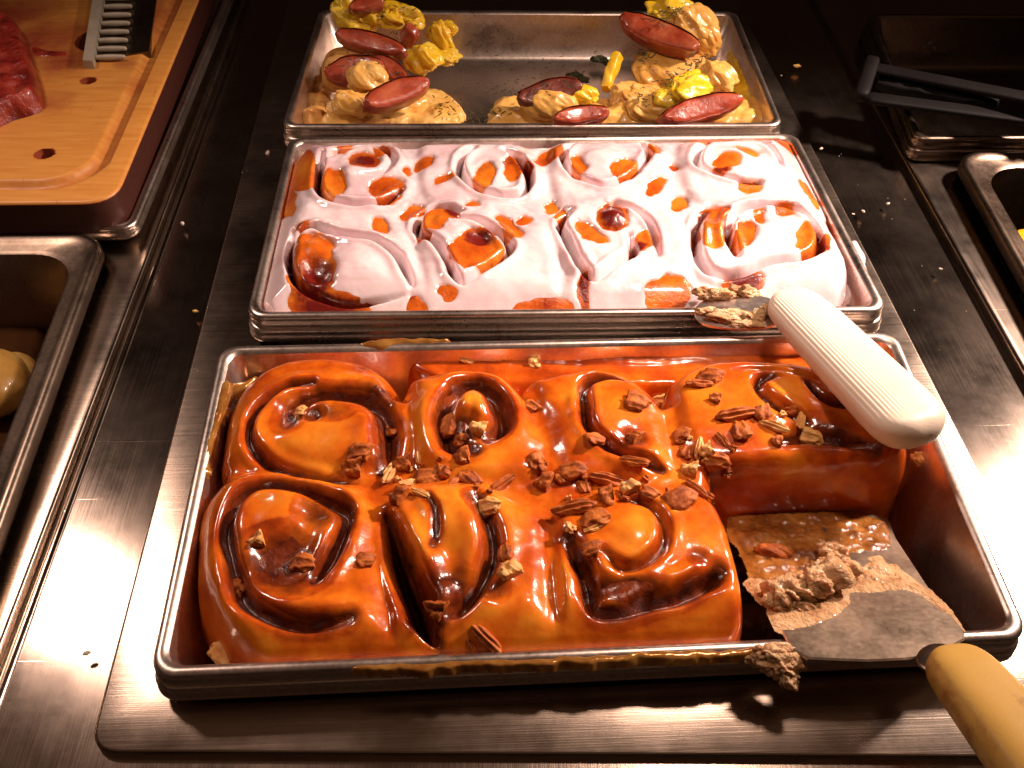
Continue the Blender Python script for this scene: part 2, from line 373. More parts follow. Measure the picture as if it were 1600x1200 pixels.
# ------------------------------------------------------------------ rolls as relief
GRID = .62
def relief(rolls, ext, floor, hole_sets=None, extra_blobs=None, H0=4., k_sm=2.2, webs=(), gw=.85, gd=.92, nb=3):
    x0, y0, x1, y1 = ext
    xs = np.arange(x0, x1, GRID); ys = np.arange(y0, y1, GRID); X, Y = np.meshgrid(xs, ys)
    wx = X + 1.1 * fbm(X, Y, 17, 2); wy = Y + 1.1 * fbm(X, Y, 17, 9)
    hs = []; fills = np.zeros(X.shape); GD = np.zeros(X.shape); TN = np.zeros(X.shape); BP = np.zeros(X.shape)
    for R in rolls:
        zt = R.get('z', H0); O = catmull(UU(R['outline'], zt - 4)[:, :2], 5, True)
        m = (X > O[:, 0].min() - 3) & (X < O[:, 0].max() + 3) & (Y > O[:, 1].min() - 3) & (Y < O[:, 1].max() + 3)
        h = np.full(X.shape, float(floor) - 3)
        ii = np.where(m); xx, yy = wx[ii], wy[ii]
        d = sdist(xx, yy, O) + R.get('grow', 4.2)
        r = R.get('r', 19.); t = np.clip(1 - d / r, 0, 1)
        hh = floor + (zt - floor) * np.maximum(1 - t ** 2.6, 0) ** (1 / 2.0)
        hh = np.where(d < 0, floor - 3, hh)
        bb = np.zeros(xx.shape); tn = np.zeros(xx.shape); ff = np.zeros(xx.shape); up = sstep(floor * .8, zt, hh)
        for (u, v, ru, dz) in R.get('bumps', []):
            c = U(u, v, zt); q = ((xx - c[0]) ** 2 + (yy - c[1]) ** 2) / ru ** 2; bb = bb + dz * np.exp(-q); tn = np.maximum(tn, .22 * dz * np.exp(-q))
        for (u, v, ru, rv, dz, f) in R.get('patch', []):
            c = U(u, v, zt); ax = np.linalg.norm(U(u + ru, v, zt) - c); ay = np.linalg.norm(U(u, v - rv, zt) - c)
            q = ((xx - c[0]) / ax) ** 2 + ((yy - c[1]) / ay) ** 2; g = np.exp(-q ** 1.5); bb = bb + dz * g; ff = np.maximum(ff, f * g)
        for G in R['grooves']:
            P = catmull([(*U(p[0], p[1], zt)[:2], p[2], p[3], p[4]) for p in G], 6)
            D, ix = seg_dist(xx, yy, P[:, :2]); i0 = np.clip(ix.astype(int), 0, len(P) - 2); fr = ix - i0
            par = P[i0] * (1 - fr)[..., None] + P[i0 + 1] * fr[..., None]; wd, dp, fl = par[..., 2] * gw, par[..., 3] * gd, par[..., 4]
            bb = bb - dp * np.exp(-(D / wd) ** 1.7) * up + .22 * dp * np.exp(-((D - 2.4 * wd) / (1.5 * wd)) ** 2) * up
            ff = np.maximum(ff, fl * np.exp(-(D / (wd * 1.3)) ** 2.2)); tn = np.maximum(tn, .55 * fl * np.exp(-((D - 2.6 * wd - 1.5) / (1.3 * wd + 1)) ** 2) * up)
        h[ii] = hh; BP[ii] += bb; TN[ii] = np.maximum(TN[ii], tn); hs.append(h); fills[ii] = np.maximum(fills[ii], ff)
    Hs = np.stack(hs); mx = Hs.max(0); own = np.stack([blur(h, 8) for h in hs]).argmax(0)
    own = np.where(mx < floor - 1, -1, own)
    for k in range(len(rolls)):
        m = own == k; lab = np.zeros(m.shape, int); best = (0, 0); nl = 0
        for (j0, i0) in zip(*np.where(m)):
            if lab[j0, i0]: continue
            nl += 1; st = [(j0, i0)]; lab[j0, i0] = nl; c_ = 0
            while st:
                j, i = st.pop(); c_ += 1
                for a, b in ((j + 1, i), (j - 1, i), (j, i + 1), (j, i - 1)):
                    if 0 <= a < m.shape[0] and 0 <= b < m.shape[1] and m[a, b] and not lab[a, b]: lab[a, b] = nl; st.append((a, b))
            if c_ > best[0]: best = (c_, nl)
        own = np.where(m & (lab != best[1]), -1, own)
    for _ in range(400):
        if not (own < 0).any(): break
        for ax, sh in ((0, 1), (0, -1), (1, 1), (1, -1)): own = np.where(own < 0, np.roll(own, sh, ax), own)
    H = mx + k_sm * np.log(np.exp((Hs - mx) / k_sm).sum(0)); H = np.where(mx < floor, floor - 3, H)
    for (pts, zw, rr) in webs:
        O = catmull(UU(pts, zw)[:, :2], 5, True); d = sdist(X, Y, O); t = np.clip(1 - d / rr, 0, 1)
        hw = np.where(d < 0, floor - 3, floor + (zw - floor) * np.maximum(1 - t ** 2.6, 0) ** .5); mx2 = np.maximum(H, hw)
        H = mx2 + 2.4 * np.log(np.exp((H - mx2) / 2.4) + np.exp((hw - mx2) / 2.4))
    H = H + np.where(H > floor, BP, 0)
    H = H + .55 * fbm(X, Y, 9, 1) + .9 * fbm(X, Y, 26, 4)
    H = np.minimum(blur(H, nb), 40)
    return dict(BP=BP, xs=xs, ys=ys, X=X, Y=Y, H=H, own=own, fill=blur(fills - TN * (fills < .05) , 1), floor=floor)
def softmin(A, B, k=1.3):
    m = np.minimum(A, B); return m - k * np.log(np.exp(-(A - m) / k) + np.exp(-(B - m) / k)) + .2
def grid_normals(Z, g=GRID):
    gy, gx = np.gradient(Z, g); n = np.stack([-gx, -gy, np.ones_like(gx)], -1); return n / np.linalg.norm(n, axis=-1)[..., None]
def patch_mesh(name, F, Z, cellmask, mat, parent=None, extra=None, origin=None):
    """the relief's quads picked out by cellmask as one mesh, with the whole relief's normals so that neighbours meet smoothly"""
    ny, nx = Z.shape; jj, ii = np.where(cellmask); a = jj * nx + ii
    Q = np.stack([a, a + 1, a + nx + 1, a + nx], 1); used, inv = np.unique(Q, return_inverse=True); Q = inv.reshape(Q.shape)
    V = np.stack([F['X'].ravel()[used], F['Y'].ravel()[used], Z.ravel()[used]], 1)
    N = grid_normals(Z).reshape(-1, 3)[used]
    at = {'fill': F['fill'].ravel()[used]}
    return mesh(name, V, Q, mat, parent, attrs=at, normals=N, origin=origin)
def cell(A, fn=np.max):
    return fn(np.stack([A[:-1, :-1], A[1:, :-1], A[:-1, 1:], A[1:, 1:]]), 0)
def hit(F, u, v):
    """where the line of sight of the photograph's (u, v) meets the relief"""
    d = RM @ np.array([(u - 800) / FPX, -(v - 600) / FPX, -1.])
    for z in np.arange(30, F['floor'], -.5):
        p = CAM + d * ((z - CAM[2]) / d[2]); i = int((p[0] - F['xs'][0]) / GRID); j = int((p[1] - F['ys'][0]) / GRID)
        if 0 <= i < len(F['xs']) and 0 <= j < len(F['ys']) and F['H'][j, i] >= z:
            n = np.array([F['H'][j, max(i - 2, 0)] - F['H'][j, min(i + 2, len(F['xs']) - 1)], F['H'][max(j - 2, 0), i] - F['H'][min(j + 2, len(F['ys']) - 1), i], 4 * GRID])
            return np.array([p[0], p[1], F['H'][j, i]]), n / np.linalg.norm(n)
    p = U(u, v, F['floor']); return p, np.array([0, 0, 1.])
def G(pts, w_, d_, f_):
    """groove points with its width, depth and filling fading in and out at the ends"""
    n = len(pts); out = []
    for i, p in enumerate(pts):
        e = .35 if i in (0, n - 1) else 1.
        if len(p) == 5: out.append(p)
        else: out.append((p[0], p[1], w_, d_ * e, f_))
    return out
CAR = [
 dict(key='A', label='glazed caramel roll in the back left corner of the front pan', outline=[(345,735),(340,690),(348,640),(372,600),(415,565),(480,549),(550,552),(600,570),(622,600),(630,650),(635,700),(605,742),(520,750),(430,738)],
  grooves=[G([(553,750),(500,742),(452,731),(415,716),(395,696),(389,672),(396,648),(418,624),(452,606),(490,600)],2.0,6.5,.75),
           G([(450,664),(462,634),(493,618),(539,616),(582,626),(602,652),(606,690),(597,722)],4.4,10,.95)],
  patch=[(490,650,18,12,-4,.8),(590,622,34,24,-1.5,.8),(525,650,30,14,0,.4)], bumps=[(530,668,15,3.5),(450,680,9,2)]),
 dict(key='E', label='glazed caramel roll with a broad open spiral in the front left corner', outline=[(298,860),(301,800),(319,765),(355,741),(430,732),(520,742),(574,756),(594,800),(607,860),(618,920),(630,990),(628,1036),(560,1046),(470,1044),(400,1034),(350,1008),(316,960),(300,910)],
  grooves=[G([(545,966),(490,975),(445,972),(406,957),(379,936),(367,900),(358,864),(354,825),(363,789),(390,764),(430,756),(475,764),(520,782),(541,800),(531,836),(513,876),(490,906)],3.0,9,.9)],
  patch=[(445,880,66,46,-4.5,.95),(505,800,38,30,-2,.6)], bumps=[(425,812,14,4),(470,935,16,2.5)]),
 dict(key='B', label='caramel roll with a small dark centre, second from the left in the back row', outline=[(628,600),(650,582),(700,572),(760,574),(800,588),(826,618),(846,660),(862,700),(852,755),(790,768),(720,762),(650,750),(630,700)],
  grooves=[G([(740,704),(703,694),(692,664),(697,635),(712,612),(743,601),(769,613),(782,642),(783,667),(763,684)],4.0,10,1.)], patch=[(722,676,22,22,-3,.9)], bumps=[(742,642,9,5),(655,650,18,2)]),
 dict(key='C', label='caramel roll with a milky glazed centre, third from the left in the back row', outline=[(812,600),(850,577),(910,570),(960,573),(1005,592),(1035,618),(1052,660),(1062,720),(1044,750),(960,760),(880,760),(852,710),(838,660)],
  grooves=[G([(1036,727),(1002,716),(973,707),(938,688),(917,664),(913,635),(914,600),(935,590),(964,589),(1007,603),(1035,628)],2.4,8,.75), G([(864,577),(898,572),(950,576),(996,588),(1027,606)],1.4,2.2,.0)],
  patch=[(985,690,26,14,-2,.55),(955,700,22,10,-1.5,.6)], bumps=[(960,640,13,3)]),
 dict(key='D', label='caramel roll with its torn side exposed, in the shade of the white handle', outline=[(1046,605),(1082,574),(1150,562),(1230,564),(1300,582),(1370,620),(1415,668),(1422,706),(1396,722),(1300,726),(1200,732),(1120,738),(1084,720),(1058,680)],
  grooves=[G([(1144,580),(1181,579),(1230,582),(1280,596)],1.4,2.4,.0), G([(1207,589),(1184,600),(1189,618),(1215,640),(1262,660)],2.6,6,.7), G([(1262,600),(1280,622),(1305,632),(1330,628)],2.2,6,.8), G([(1225,690),(1280,680),(1335,690),(1370,700)],3.,6,.9)],
  patch=[(1290,680,45,25,-3,.8)], bumps=[(1230,625,14,3.5),(1120,640,20,2),(1395,700,8,3)], r=14., grow=4.5),
 dict(key='F', label='caramel roll with a tall narrow centre beside a black gap, middle of the front row', outline=[(590,800),(605,768),(650,748),(720,748),(790,762),(850,790),(868,850),(872,930),(878,1000),(876,1036),(780,1044),(690,1048),(632,1040),(622,960),(605,880)],
  grooves=[G([(604,800,2.5,5,.6),(616,845,3.4,16,1),(636,895,4.2,26,1),(655,945,4.4,28,1),(672,982,3.5,20,1),(690,1000,2.5,6,.7)],0,0,0), G([(742,784),(764,820),(768,862),(752,905),(722,945),(688,972)],3.4,9,.75), G([(668,782),(680,806),(683,835),(676,862)],1.8,2.4,.85)],
  patch=[(700,925,36,34,-5,.8),(772,925,22,18,-2.5,.6)], bumps=[(700,800,17,5.5),(725,840,12,3),(800,960,26,2)]),
 dict(key='G', label='caramel roll with a curled dark centre at the front right, beside the metal blade', outline=[(869,800),(900,778),(960,768),(1030,768),(1085,774),(1118,792),(1135,830),(1150,880),(1160,930),(1158,975),(1125,1006),(1050,1022),(960,1034),(885,1036),(872,960),(869,880)],
  grooves=[G([(889,842),(905,874),(917,906),(922,940),(932,956),(972,957),(1021,943),(1070,931),(1106,913),(1121,898)],3.4,9.5,1.), G([(972,781),(1015,792),(1033,815),(1037,841),(1029,867),(998,889),(966,890),(940,868)],2.2,4.5,.55)],
  patch=[(975,925,60,20,-4,.95),(1090,880,16,14,-1,.4)], bumps=[(985,838,14,4.5),(1090,850,16,3),(1010,985,30,2)], r=10.),
 dict(key='P', z=-9., H=1, label='shallow run of caramel along the back wall of the front pan', outline=[(650,585),(650,556),(760,552),(900,548),(1100,546),(1250,545),(1330,560),(1330,600),(1100,610),(900,610),(720,606)], grooves=[G([(800,572),(900,568),(1000,572),(1100,566)],2,1.5,.0)], r=8.),
]
x_in = lambda Q, m: (Q[:, 0].min() + m, Q[:, 1].min() + m * .6, Q[:, 0].max() - m, Q[:, 1].max() - m * .6)
WC = [([(330,735),(345,660),(375,612),(430,580),(560,578),(640,612),(720,600),(830,612),(940,600),(1040,618),(1100,610),(1130,640),(1130,780),(1128,840),(1150,900),(1158,985),(1100,1022),(860,1042),(600,1054),(440,1054),(372,1022),(312,945),(292,850)], -.2, 12.)]
FC = relief(CAR, (-168, 0, 172, 178), -47, webs=WC)
# keep everything inside the pan walls
def clampwall(F, Q, depth, floor):
    sd = sdist(F['X'], F['Y'], Q[:, :2])
    return sd
sdF = clampwall(FC, QF, 50, -47)
lim = np.interp(sdF, [0, 4.6, 6, 9, 13, 20, 28, 32], [-60, -7, -3.5, -.5, 2.5, 7, 14, 60]); FC['H'] = softmin(FC['H'], lim)
keepC = (cell(FC['H'], np.max) > -46.5) & (cell(sdF, np.min) > 4.4)
ROOT = {}
for k, R in enumerate(CAR):
    mk = keepC & (FC['own'][:-1, :-1] == k)
    ctr = UU(R['outline'], 0).mean(0); ctr[2] = -48
    if R['key'] == 'P':
        tag(patch_mesh('caramel_glaze', FC, FC['H'], mk, CARAMEL, origin=ctr), R['label'], 'caramel', kind='stuff'); continue
    e = empty('caramel_roll', ctr); tag(e, R['label'], 'cinnamon roll', 'caramel pecan rolls'); ROOT[R['key']] = e
    patch_mesh('glazed_coil', FC, FC['H'], mk, CARAMEL, e)
    n = fbm(FC['X'], FC['Y'], 7, 11); tk = (FC['fill'] - .66 + .28 * n); Z = FC['H'] + np.clip(tk * 1.6, -.6, .5)
    mf = mk & (cell(tk, np.max) > -.05)
    if mf.any(): patch_mesh('filling', FC, Z, mf, FILLING, e)

ICED = [
 dict(label='iced roll in the back left corner with its red side showing', outline=[(446,335),(440,285),(460,243),(500,224),(560,220),(620,234),(650,270),(652,310),(600,335),(520,338)],
  grooves=[G([(503,243),(499,268),(497,297),(516,317),(555,324),(597,318),(625,300)],2.2,8,.8), G([(512,250),(532,237),(578,229),(607,240),(613,258),(598,274),(560,280)],2.2,4.5,.6)], bumps=[(555,275,10,3)]),
 dict(label='iced roll with two orange slits in its round centre, second in the back row', outline=[(652,240),(700,228),(760,223),(820,235),(850,265),(856,310),(800,332),(700,332),(655,315)],
  grooves=[G([(740,235),(723,250),(718,271),(731,291),(760,306),(792,312),(820,304),(825,276),(810,250),(790,238)],2.,8,.8)], bumps=[(772,272,12,3.5)]),
 dict(label='iced roll with a smooth ringed centre, third in the back row', outline=[(852,245),(880,222),(930,212),(985,214),(1030,232),(1048,262),(1050,300),(1020,328),(930,332),(862,320)],
  grooves=[G([(900,222),(880,243),(886,268),(912,287),(946,297),(977,284),(1000,266),(1014,244),(1000,226)],2.,6,.6)], bumps=[(945,252,12,3)]),
 dict(label='large iced roll in the back right corner with an orange rim', outline=[(1050,245),(1078,218),(1130,201),(1190,200),(1242,218),(1280,250),(1298,290),(1304,330),(1240,347),(1150,338),(1072,322)],
  grooves=[G([(1110,222),(1090,244),(1092,266),(1125,280),(1160,288),(1186,288)],2.,7,.8), G([(1120,225),(1146,219),(1187,226),(1212,243),(1222,262)],2.,5,.5), G([(1249,262),(1258,280),(1272,300)],1.4,3,.5)], bumps=[(1150,252,12,4),(1225,215,16,3)]),
 dict(label='iced roll with a torn dark red face in the front left corner', outline=[(402,462),(403,402),(420,355),(452,330),(520,323),(600,333),(645,380),(655,440),(652,484),(560,489),(455,486)],
  grooves=[G([(460,356),(449,392),(455,425),(478,452),(526,464),(580,463),(640,456)],2.4,10,.9), G([(452,400),(462,372),(490,360),(520,370),(552,376),(591,384),(624,409),(644,447)],2.2,9,.8)], bumps=[(560,420,15,4),(490,395,8,4)], patch=[(492,432,26,18,-5,.8)]),
 dict(label='iced roll with a small red crater, second in the front row', outline=[(646,345),(700,324),(780,324),(850,348),(870,400),(880,460),(872,486),(760,489),(672,486),(652,425)],
  grooves=[G([(720,333),(700,328),(675,328),(656,340),(653,362),(680,383),(698,411),(711,437),(728,443),(753,428),(787,406),(797,391),(776,365),(745,350),(720,345)],2.1,8,.8)], bumps=[(730,375,12,3),(690,350,8,3)], patch=[(750,376,20,10,-3,.9)]),
 dict(label='iced roll with a dark raspberry red lump in its centre, third in the front row', outline=[(872,342),(920,320),(990,320),(1050,336),(1080,380),(1086,440),(1080,478),(980,487),(890,484),(876,420)],
  grooves=[G([(890,332),(876,350),(885,374),(899,403),(913,427),(932,437),(963,417),(988,400),(984,372)],2.2,8,.8), G([(960,322),(981,328),(1006,342),(1023,369),(1029,403)],1.8,5,.5)], bumps=[(957,345,7,5),(940,390,12,3)], patch=[(957,352,22,17,0,1.)]),
 dict(label='iced roll with a wide groove around its centre in the front right corner', outline=[(1082,345),(1120,327),(1200,327),(1270,338),(1310,372),(1326,420),(1312,462),(1262,478),(1200,468),(1120,460),(1090,440),(1080,400)],
  grooves=[G([(1100,335),(1087,352),(1086,379),(1094,410),(1111,431),(1145,434),(1194,420),(1246,411),(1275,396),(1281,369),(1263,343),(1221,325),(1170,329),(1140,348),(1141,383),(1150,404)],2.2,8.5,.8)], bumps=[(1205,372,16,4),(1115,365,8,4)]),
]
for R in ICED: R['z'] = 5.5; R['r'] = 13.
WI = [([(398,470),(398,400),(430,320),(446,250),(500,222),(700,222),(900,218),(1140,208),(1270,240),(1300,300),(1322,380),(1322,460),(1270,480),(1100,492),(900,495),(600,495),(440,495)], 3.6, 14.)]
FI = relief(ICED, (-172, 180, 170, 368), -46, k_sm=3., webs=WI, gw=.85, gd=1.15, nb=1)
sdM = sdist(FI['X'], FI['Y'], QM[:, :2]); FI['H'] = softmin(FI['H'], np.interp(sdM, [0, 4.6, 6, 9, 13, 20, 26, 30], [-60, -4.5, -1.5, .8, 3.5, 8, 13, 60]))
HOLES = [(472,262,21,34,-20),(571,257,22,13,0),(523,292,20,19,0),(606,300,24,17,-10),(597,239,10,8,0),(664,258,14,8,-10),(638,271,6,6,0),(695,286,14,5,-15),(643,331,16,8,-25),(596,359,12,11,20),(755,283,13,18,20),(802,268,13,20,25),(822,268,8,8,0),(539,237,12,5,-20),(679,346,22,17,-30),(705,338,8,10,0),(747,398,38,24,0),(747,377,22,12,0),(792,359,22,10,38),(818,349,8,5,0),(739,324,8,4,0),(662,375,8,8,0),(474,356,14,5,0),(488,425,34,38,10),(498,386,26,10,12),(510,471,52,15,4),(651,471,13,11,0),(841,474,36,10,-5),(861,323,8,6,0),(877,336,8,8,0),(858,245,20,10,-25),
 (902,266,10,16,15),(976,271,18,14,0),(1018,236,10,8,0),(1053,260,5,3,0),(1022,295,18,8,-35),(1061,319,11,8,-40),(860,324,9,6,0),(919,370,26,11,35),(1003,381,13,18,20),(957,345,20,18,0),(991,400,6,8,0),(1046,452,30,19,0),(912,444,7,25,0),(1111,213,36,8,-14),(1215,212,30,8,20),(1132,260,18,9,0),(1125,273,10,5,0),(1166,243,16,5,10),(1171,297,16,9,-10),(1266,297,19,7,52),(1290,281,8,8,0),(1113,357,23,30,0),(1159,375,14,21,20),(1184,345,7,12,-10),(1221,331,14,8,10),(1261,379,19,24,0),(1288,383,9,16,10),(1160,444,30,8,-5),(446,300,10,30,-15),(1303,330,7,18,0),(700,455,8,4,0),(870,470,16,7,0)]
X, Y = FI['X'], FI['Y']; wX = X + 3.6 * fbm(X, Y, 9, 21); wY = Y + 3.6 * fbm(X, Y, 9, 27)
md = np.full(X.shape, 9.)
for u, v, ru, rv, an in HOLES:
    c = U(u, v, 5); ca, sa = math.cos(math.radians(an)), math.sin(math.radians(an))
    ex = (U(u + ca, v + sa, 5) - c)[:2]; ey = (U(u - sa, v + ca, 5) - c)[:2]; A = np.linalg.inv(np.stack([ex, ey], 1))
    dx, dy = wX - c[0], wY - c[1]; a_, b_ = A[0, 0] * dx + A[0, 1] * dy, A[1, 0] * dx + A[1, 1] * dy
    q = np.sqrt((a_ / (ru * 1.1 + 1)) ** 2 + (b_ / (rv * 1.1 + 1)) ** 2); md = np.minimum(md, (q - 1) * min(ru, rv) / 2.9)
FI['fill'] = np.minimum(FI['fill'], .75); md = md - np.clip((-FI['BP'] - 5.2) * .9, 0, 4) * (fbm(X, Y, 14, 41) > -.22)
for u, v, ru, rv in ((492,440,34,30),(510,471,52,15),(822,268,9,9),(705,338,9,10),(747,377,22,12),(957,345,20,18),(991,400,7,8),(912,444,8,26),(1160,444,30,9),(571,257,20,11),(1125,273,10,5),(1000,392,10,8),(1288,383,7,12)):
    c = U(u, v, 5); ax = np.linalg.norm(U(u + ru, v, 5) - c); ay = np.linalg.norm(U(u, v - rv, 5) - c); FI['fill'] = np.maximum(FI['fill'], np.exp(-(((wX - c[0]) / ax) ** 2 + ((wY - c[1]) / ay) ** 2) ** 2))
tk = np.where(md < 0, np.maximum(md * .8, -.8), 1.25 * (1 - np.exp(-md / .9)) + .25 * np.minimum(md, 2) / 2)
ridg = .5 * fbm(X * .55 + Y * .4, Y * .5 - X * .1, 6, 33)
Zi = FI['H'] * .7 + blur(FI['H'], 6) * .3
Zi = np.where(FI['H'] < -14, -99, np.maximum(Zi, FI['H'] - .1)) + tk + ridg * np.clip(md, 0, 1)
Zi = np.where(md < .0, np.minimum(Zi, FI['H'] - .35 * np.minimum(1, -md)), Zi); Zi = np.where(md > 0, softmin(Zi, np.interp(sdM, [0, 4.6, 6, 9, 13, 20, 26, 30], [-60, -3.7, -.6, 1.8, 4.6, 9, 14, 60])), Zi)
bareC = (cell(FI['H'], np.max) > -45) & (cell(sdM, np.min) > 4.4)
FJ = dict(FI); FJ['fill'] = np.clip(1 - md / .8, 0, 1)
for k, R in enumerate(ICED):
    mk = bareC & (FI['own'][:-1, :-1] == k); ctr = UU(R['outline'], 0).mean(0); ctr[2] = -48
    e = empty('iced_roll', ctr); tag(e, R['label'], 'cinnamon roll', 'white iced cinnamon rolls')
    patch_mesh('baked_coil', FI, FI['H'], mk, DOUGH, e)
    patch_mesh('icing', FJ, Zi, mk & (cell(md, np.max) > -.5) & (cell(Zi, np.min) > -30), ICING, e)

# ------------------------------------------------------------------ lumps, nuts
rnd = random.Random(11)
def ico(n=3):
    import bmesh
    bm = bmesh.new(); bmesh.ops.create_icosphere(bm, subdivisions=n, radius=1); V = np.array([v.co[:] for v in bm.verts]); F = np.array([[x.index for x in f.verts] for f in bm.faces]); bm.free(); return V, F
PECAN.node_tree.nodes['Principled BSDF'].inputs['Specular IOR Level'].default_value = .25
BLACK.node_tree.nodes['Principled BSDF'].inputs['Specular IOR Level'].default_value = .12
MAT_DONE = 1
IC3 = ico(3); IC4 = ico(4); IC5 = ico(5)
def n3(V, s, o): return fbm(V[:, 0] + V[:, 2] * .7, V[:, 1] - V[:, 2] * .6, s, o)
def basis(n, ang):
    n = np.asarray(n, float); n /= np.linalg.norm(n); t = np.array([math.cos(ang), math.sin(ang), 0.]); t -= n * (t @ n); t /= np.linalg.norm(t)
    return np.stack([t, np.cross(n, t), n], 1)
def lump(name, mat, p, size, ang=0., n=(0, 0, 1), rough=.18, seed=1, parent=None, sub=4, fr=.7, power=1.0):
    V, F = IC4 if sub == 4 else IC3; V = V.copy()
    V = np.sign(V) * np.abs(V) ** power
    V *= (1 + rough * 2 * n3(V, fr, seed) + rough * n3(V, fr / 3, seed + 3))[:, None]
    W_ = (V * np.array(size)) @ basis(n, ang).T + np.array(p); return mesh(name, W_, F, mat, parent)
def pecan_mesh(kind, seed):
    """half: long ridged lobe; chip: broken piece; shard: thin sliver"""
    V, F = IC4[0].copy(), IC4[1]; r = np.random.RandomState(seed); th = np.arctan2(V[:, 1], V[:, 0])
    if kind == 'half':
        V[:, 0] = np.sign(V[:, 0]) * np.abs(V[:, 0]) ** .75; V[:, 0] = np.clip(V[:, 0], -1, r.choice([.45, .7, 1.]) + .3 * V[:, 1] * r.choice([-1, 1])) + .1
        V[:, 2] = np.where(V[:, 2] > 0, V[:, 2] * (.78 + .14 * np.cos(V[:, 1] * 13)) - .35 * np.exp(-(V[:, 1] / .14) ** 2) * (V[:, 2] > .2), V[:, 2] * .35)
        V[:, 1] *= (1 - .25 * V[:, 0]); V *= (1 + .34 * n3(V * 1.0, .45, seed) + .14 * n3(V, .18, seed + 1))[:, None]; sz = (.95, .66, .5)
    elif kind == 'chip':
        V = np.sign(V) * np.abs(V) ** .8; V *= (1 + .75 * n3(V, .8, seed) + .3 * n3(V, .3, seed + 2))[:, None]
        c = r.uniform(.1, .55); V[:, 0] = np.minimum(V[:, 0], c + .25 * V[:, 1]); V[:, 2] -= .35 * np.exp(-((V[:, 1] - .1) / .2) ** 2) * (V[:, 2] > 0); sz = (.85, .66, .58)
    else:
        V *= (1 + .4 * n3(V, .6, seed))[:, None]; V[:, 2] *= .7 + .3 * np.cos(V[:, 1] * 9); V[:, 2] += .25 * V[:, 0] ** 2; sz = (1, .36, .34)
    return V * np.array(sz), F
IC3b = IC4
PM = {(k, s): pecan_mesh(k, s * 5 + 2) for k in ('half', 'chip', 'shard') for s in range(6)}
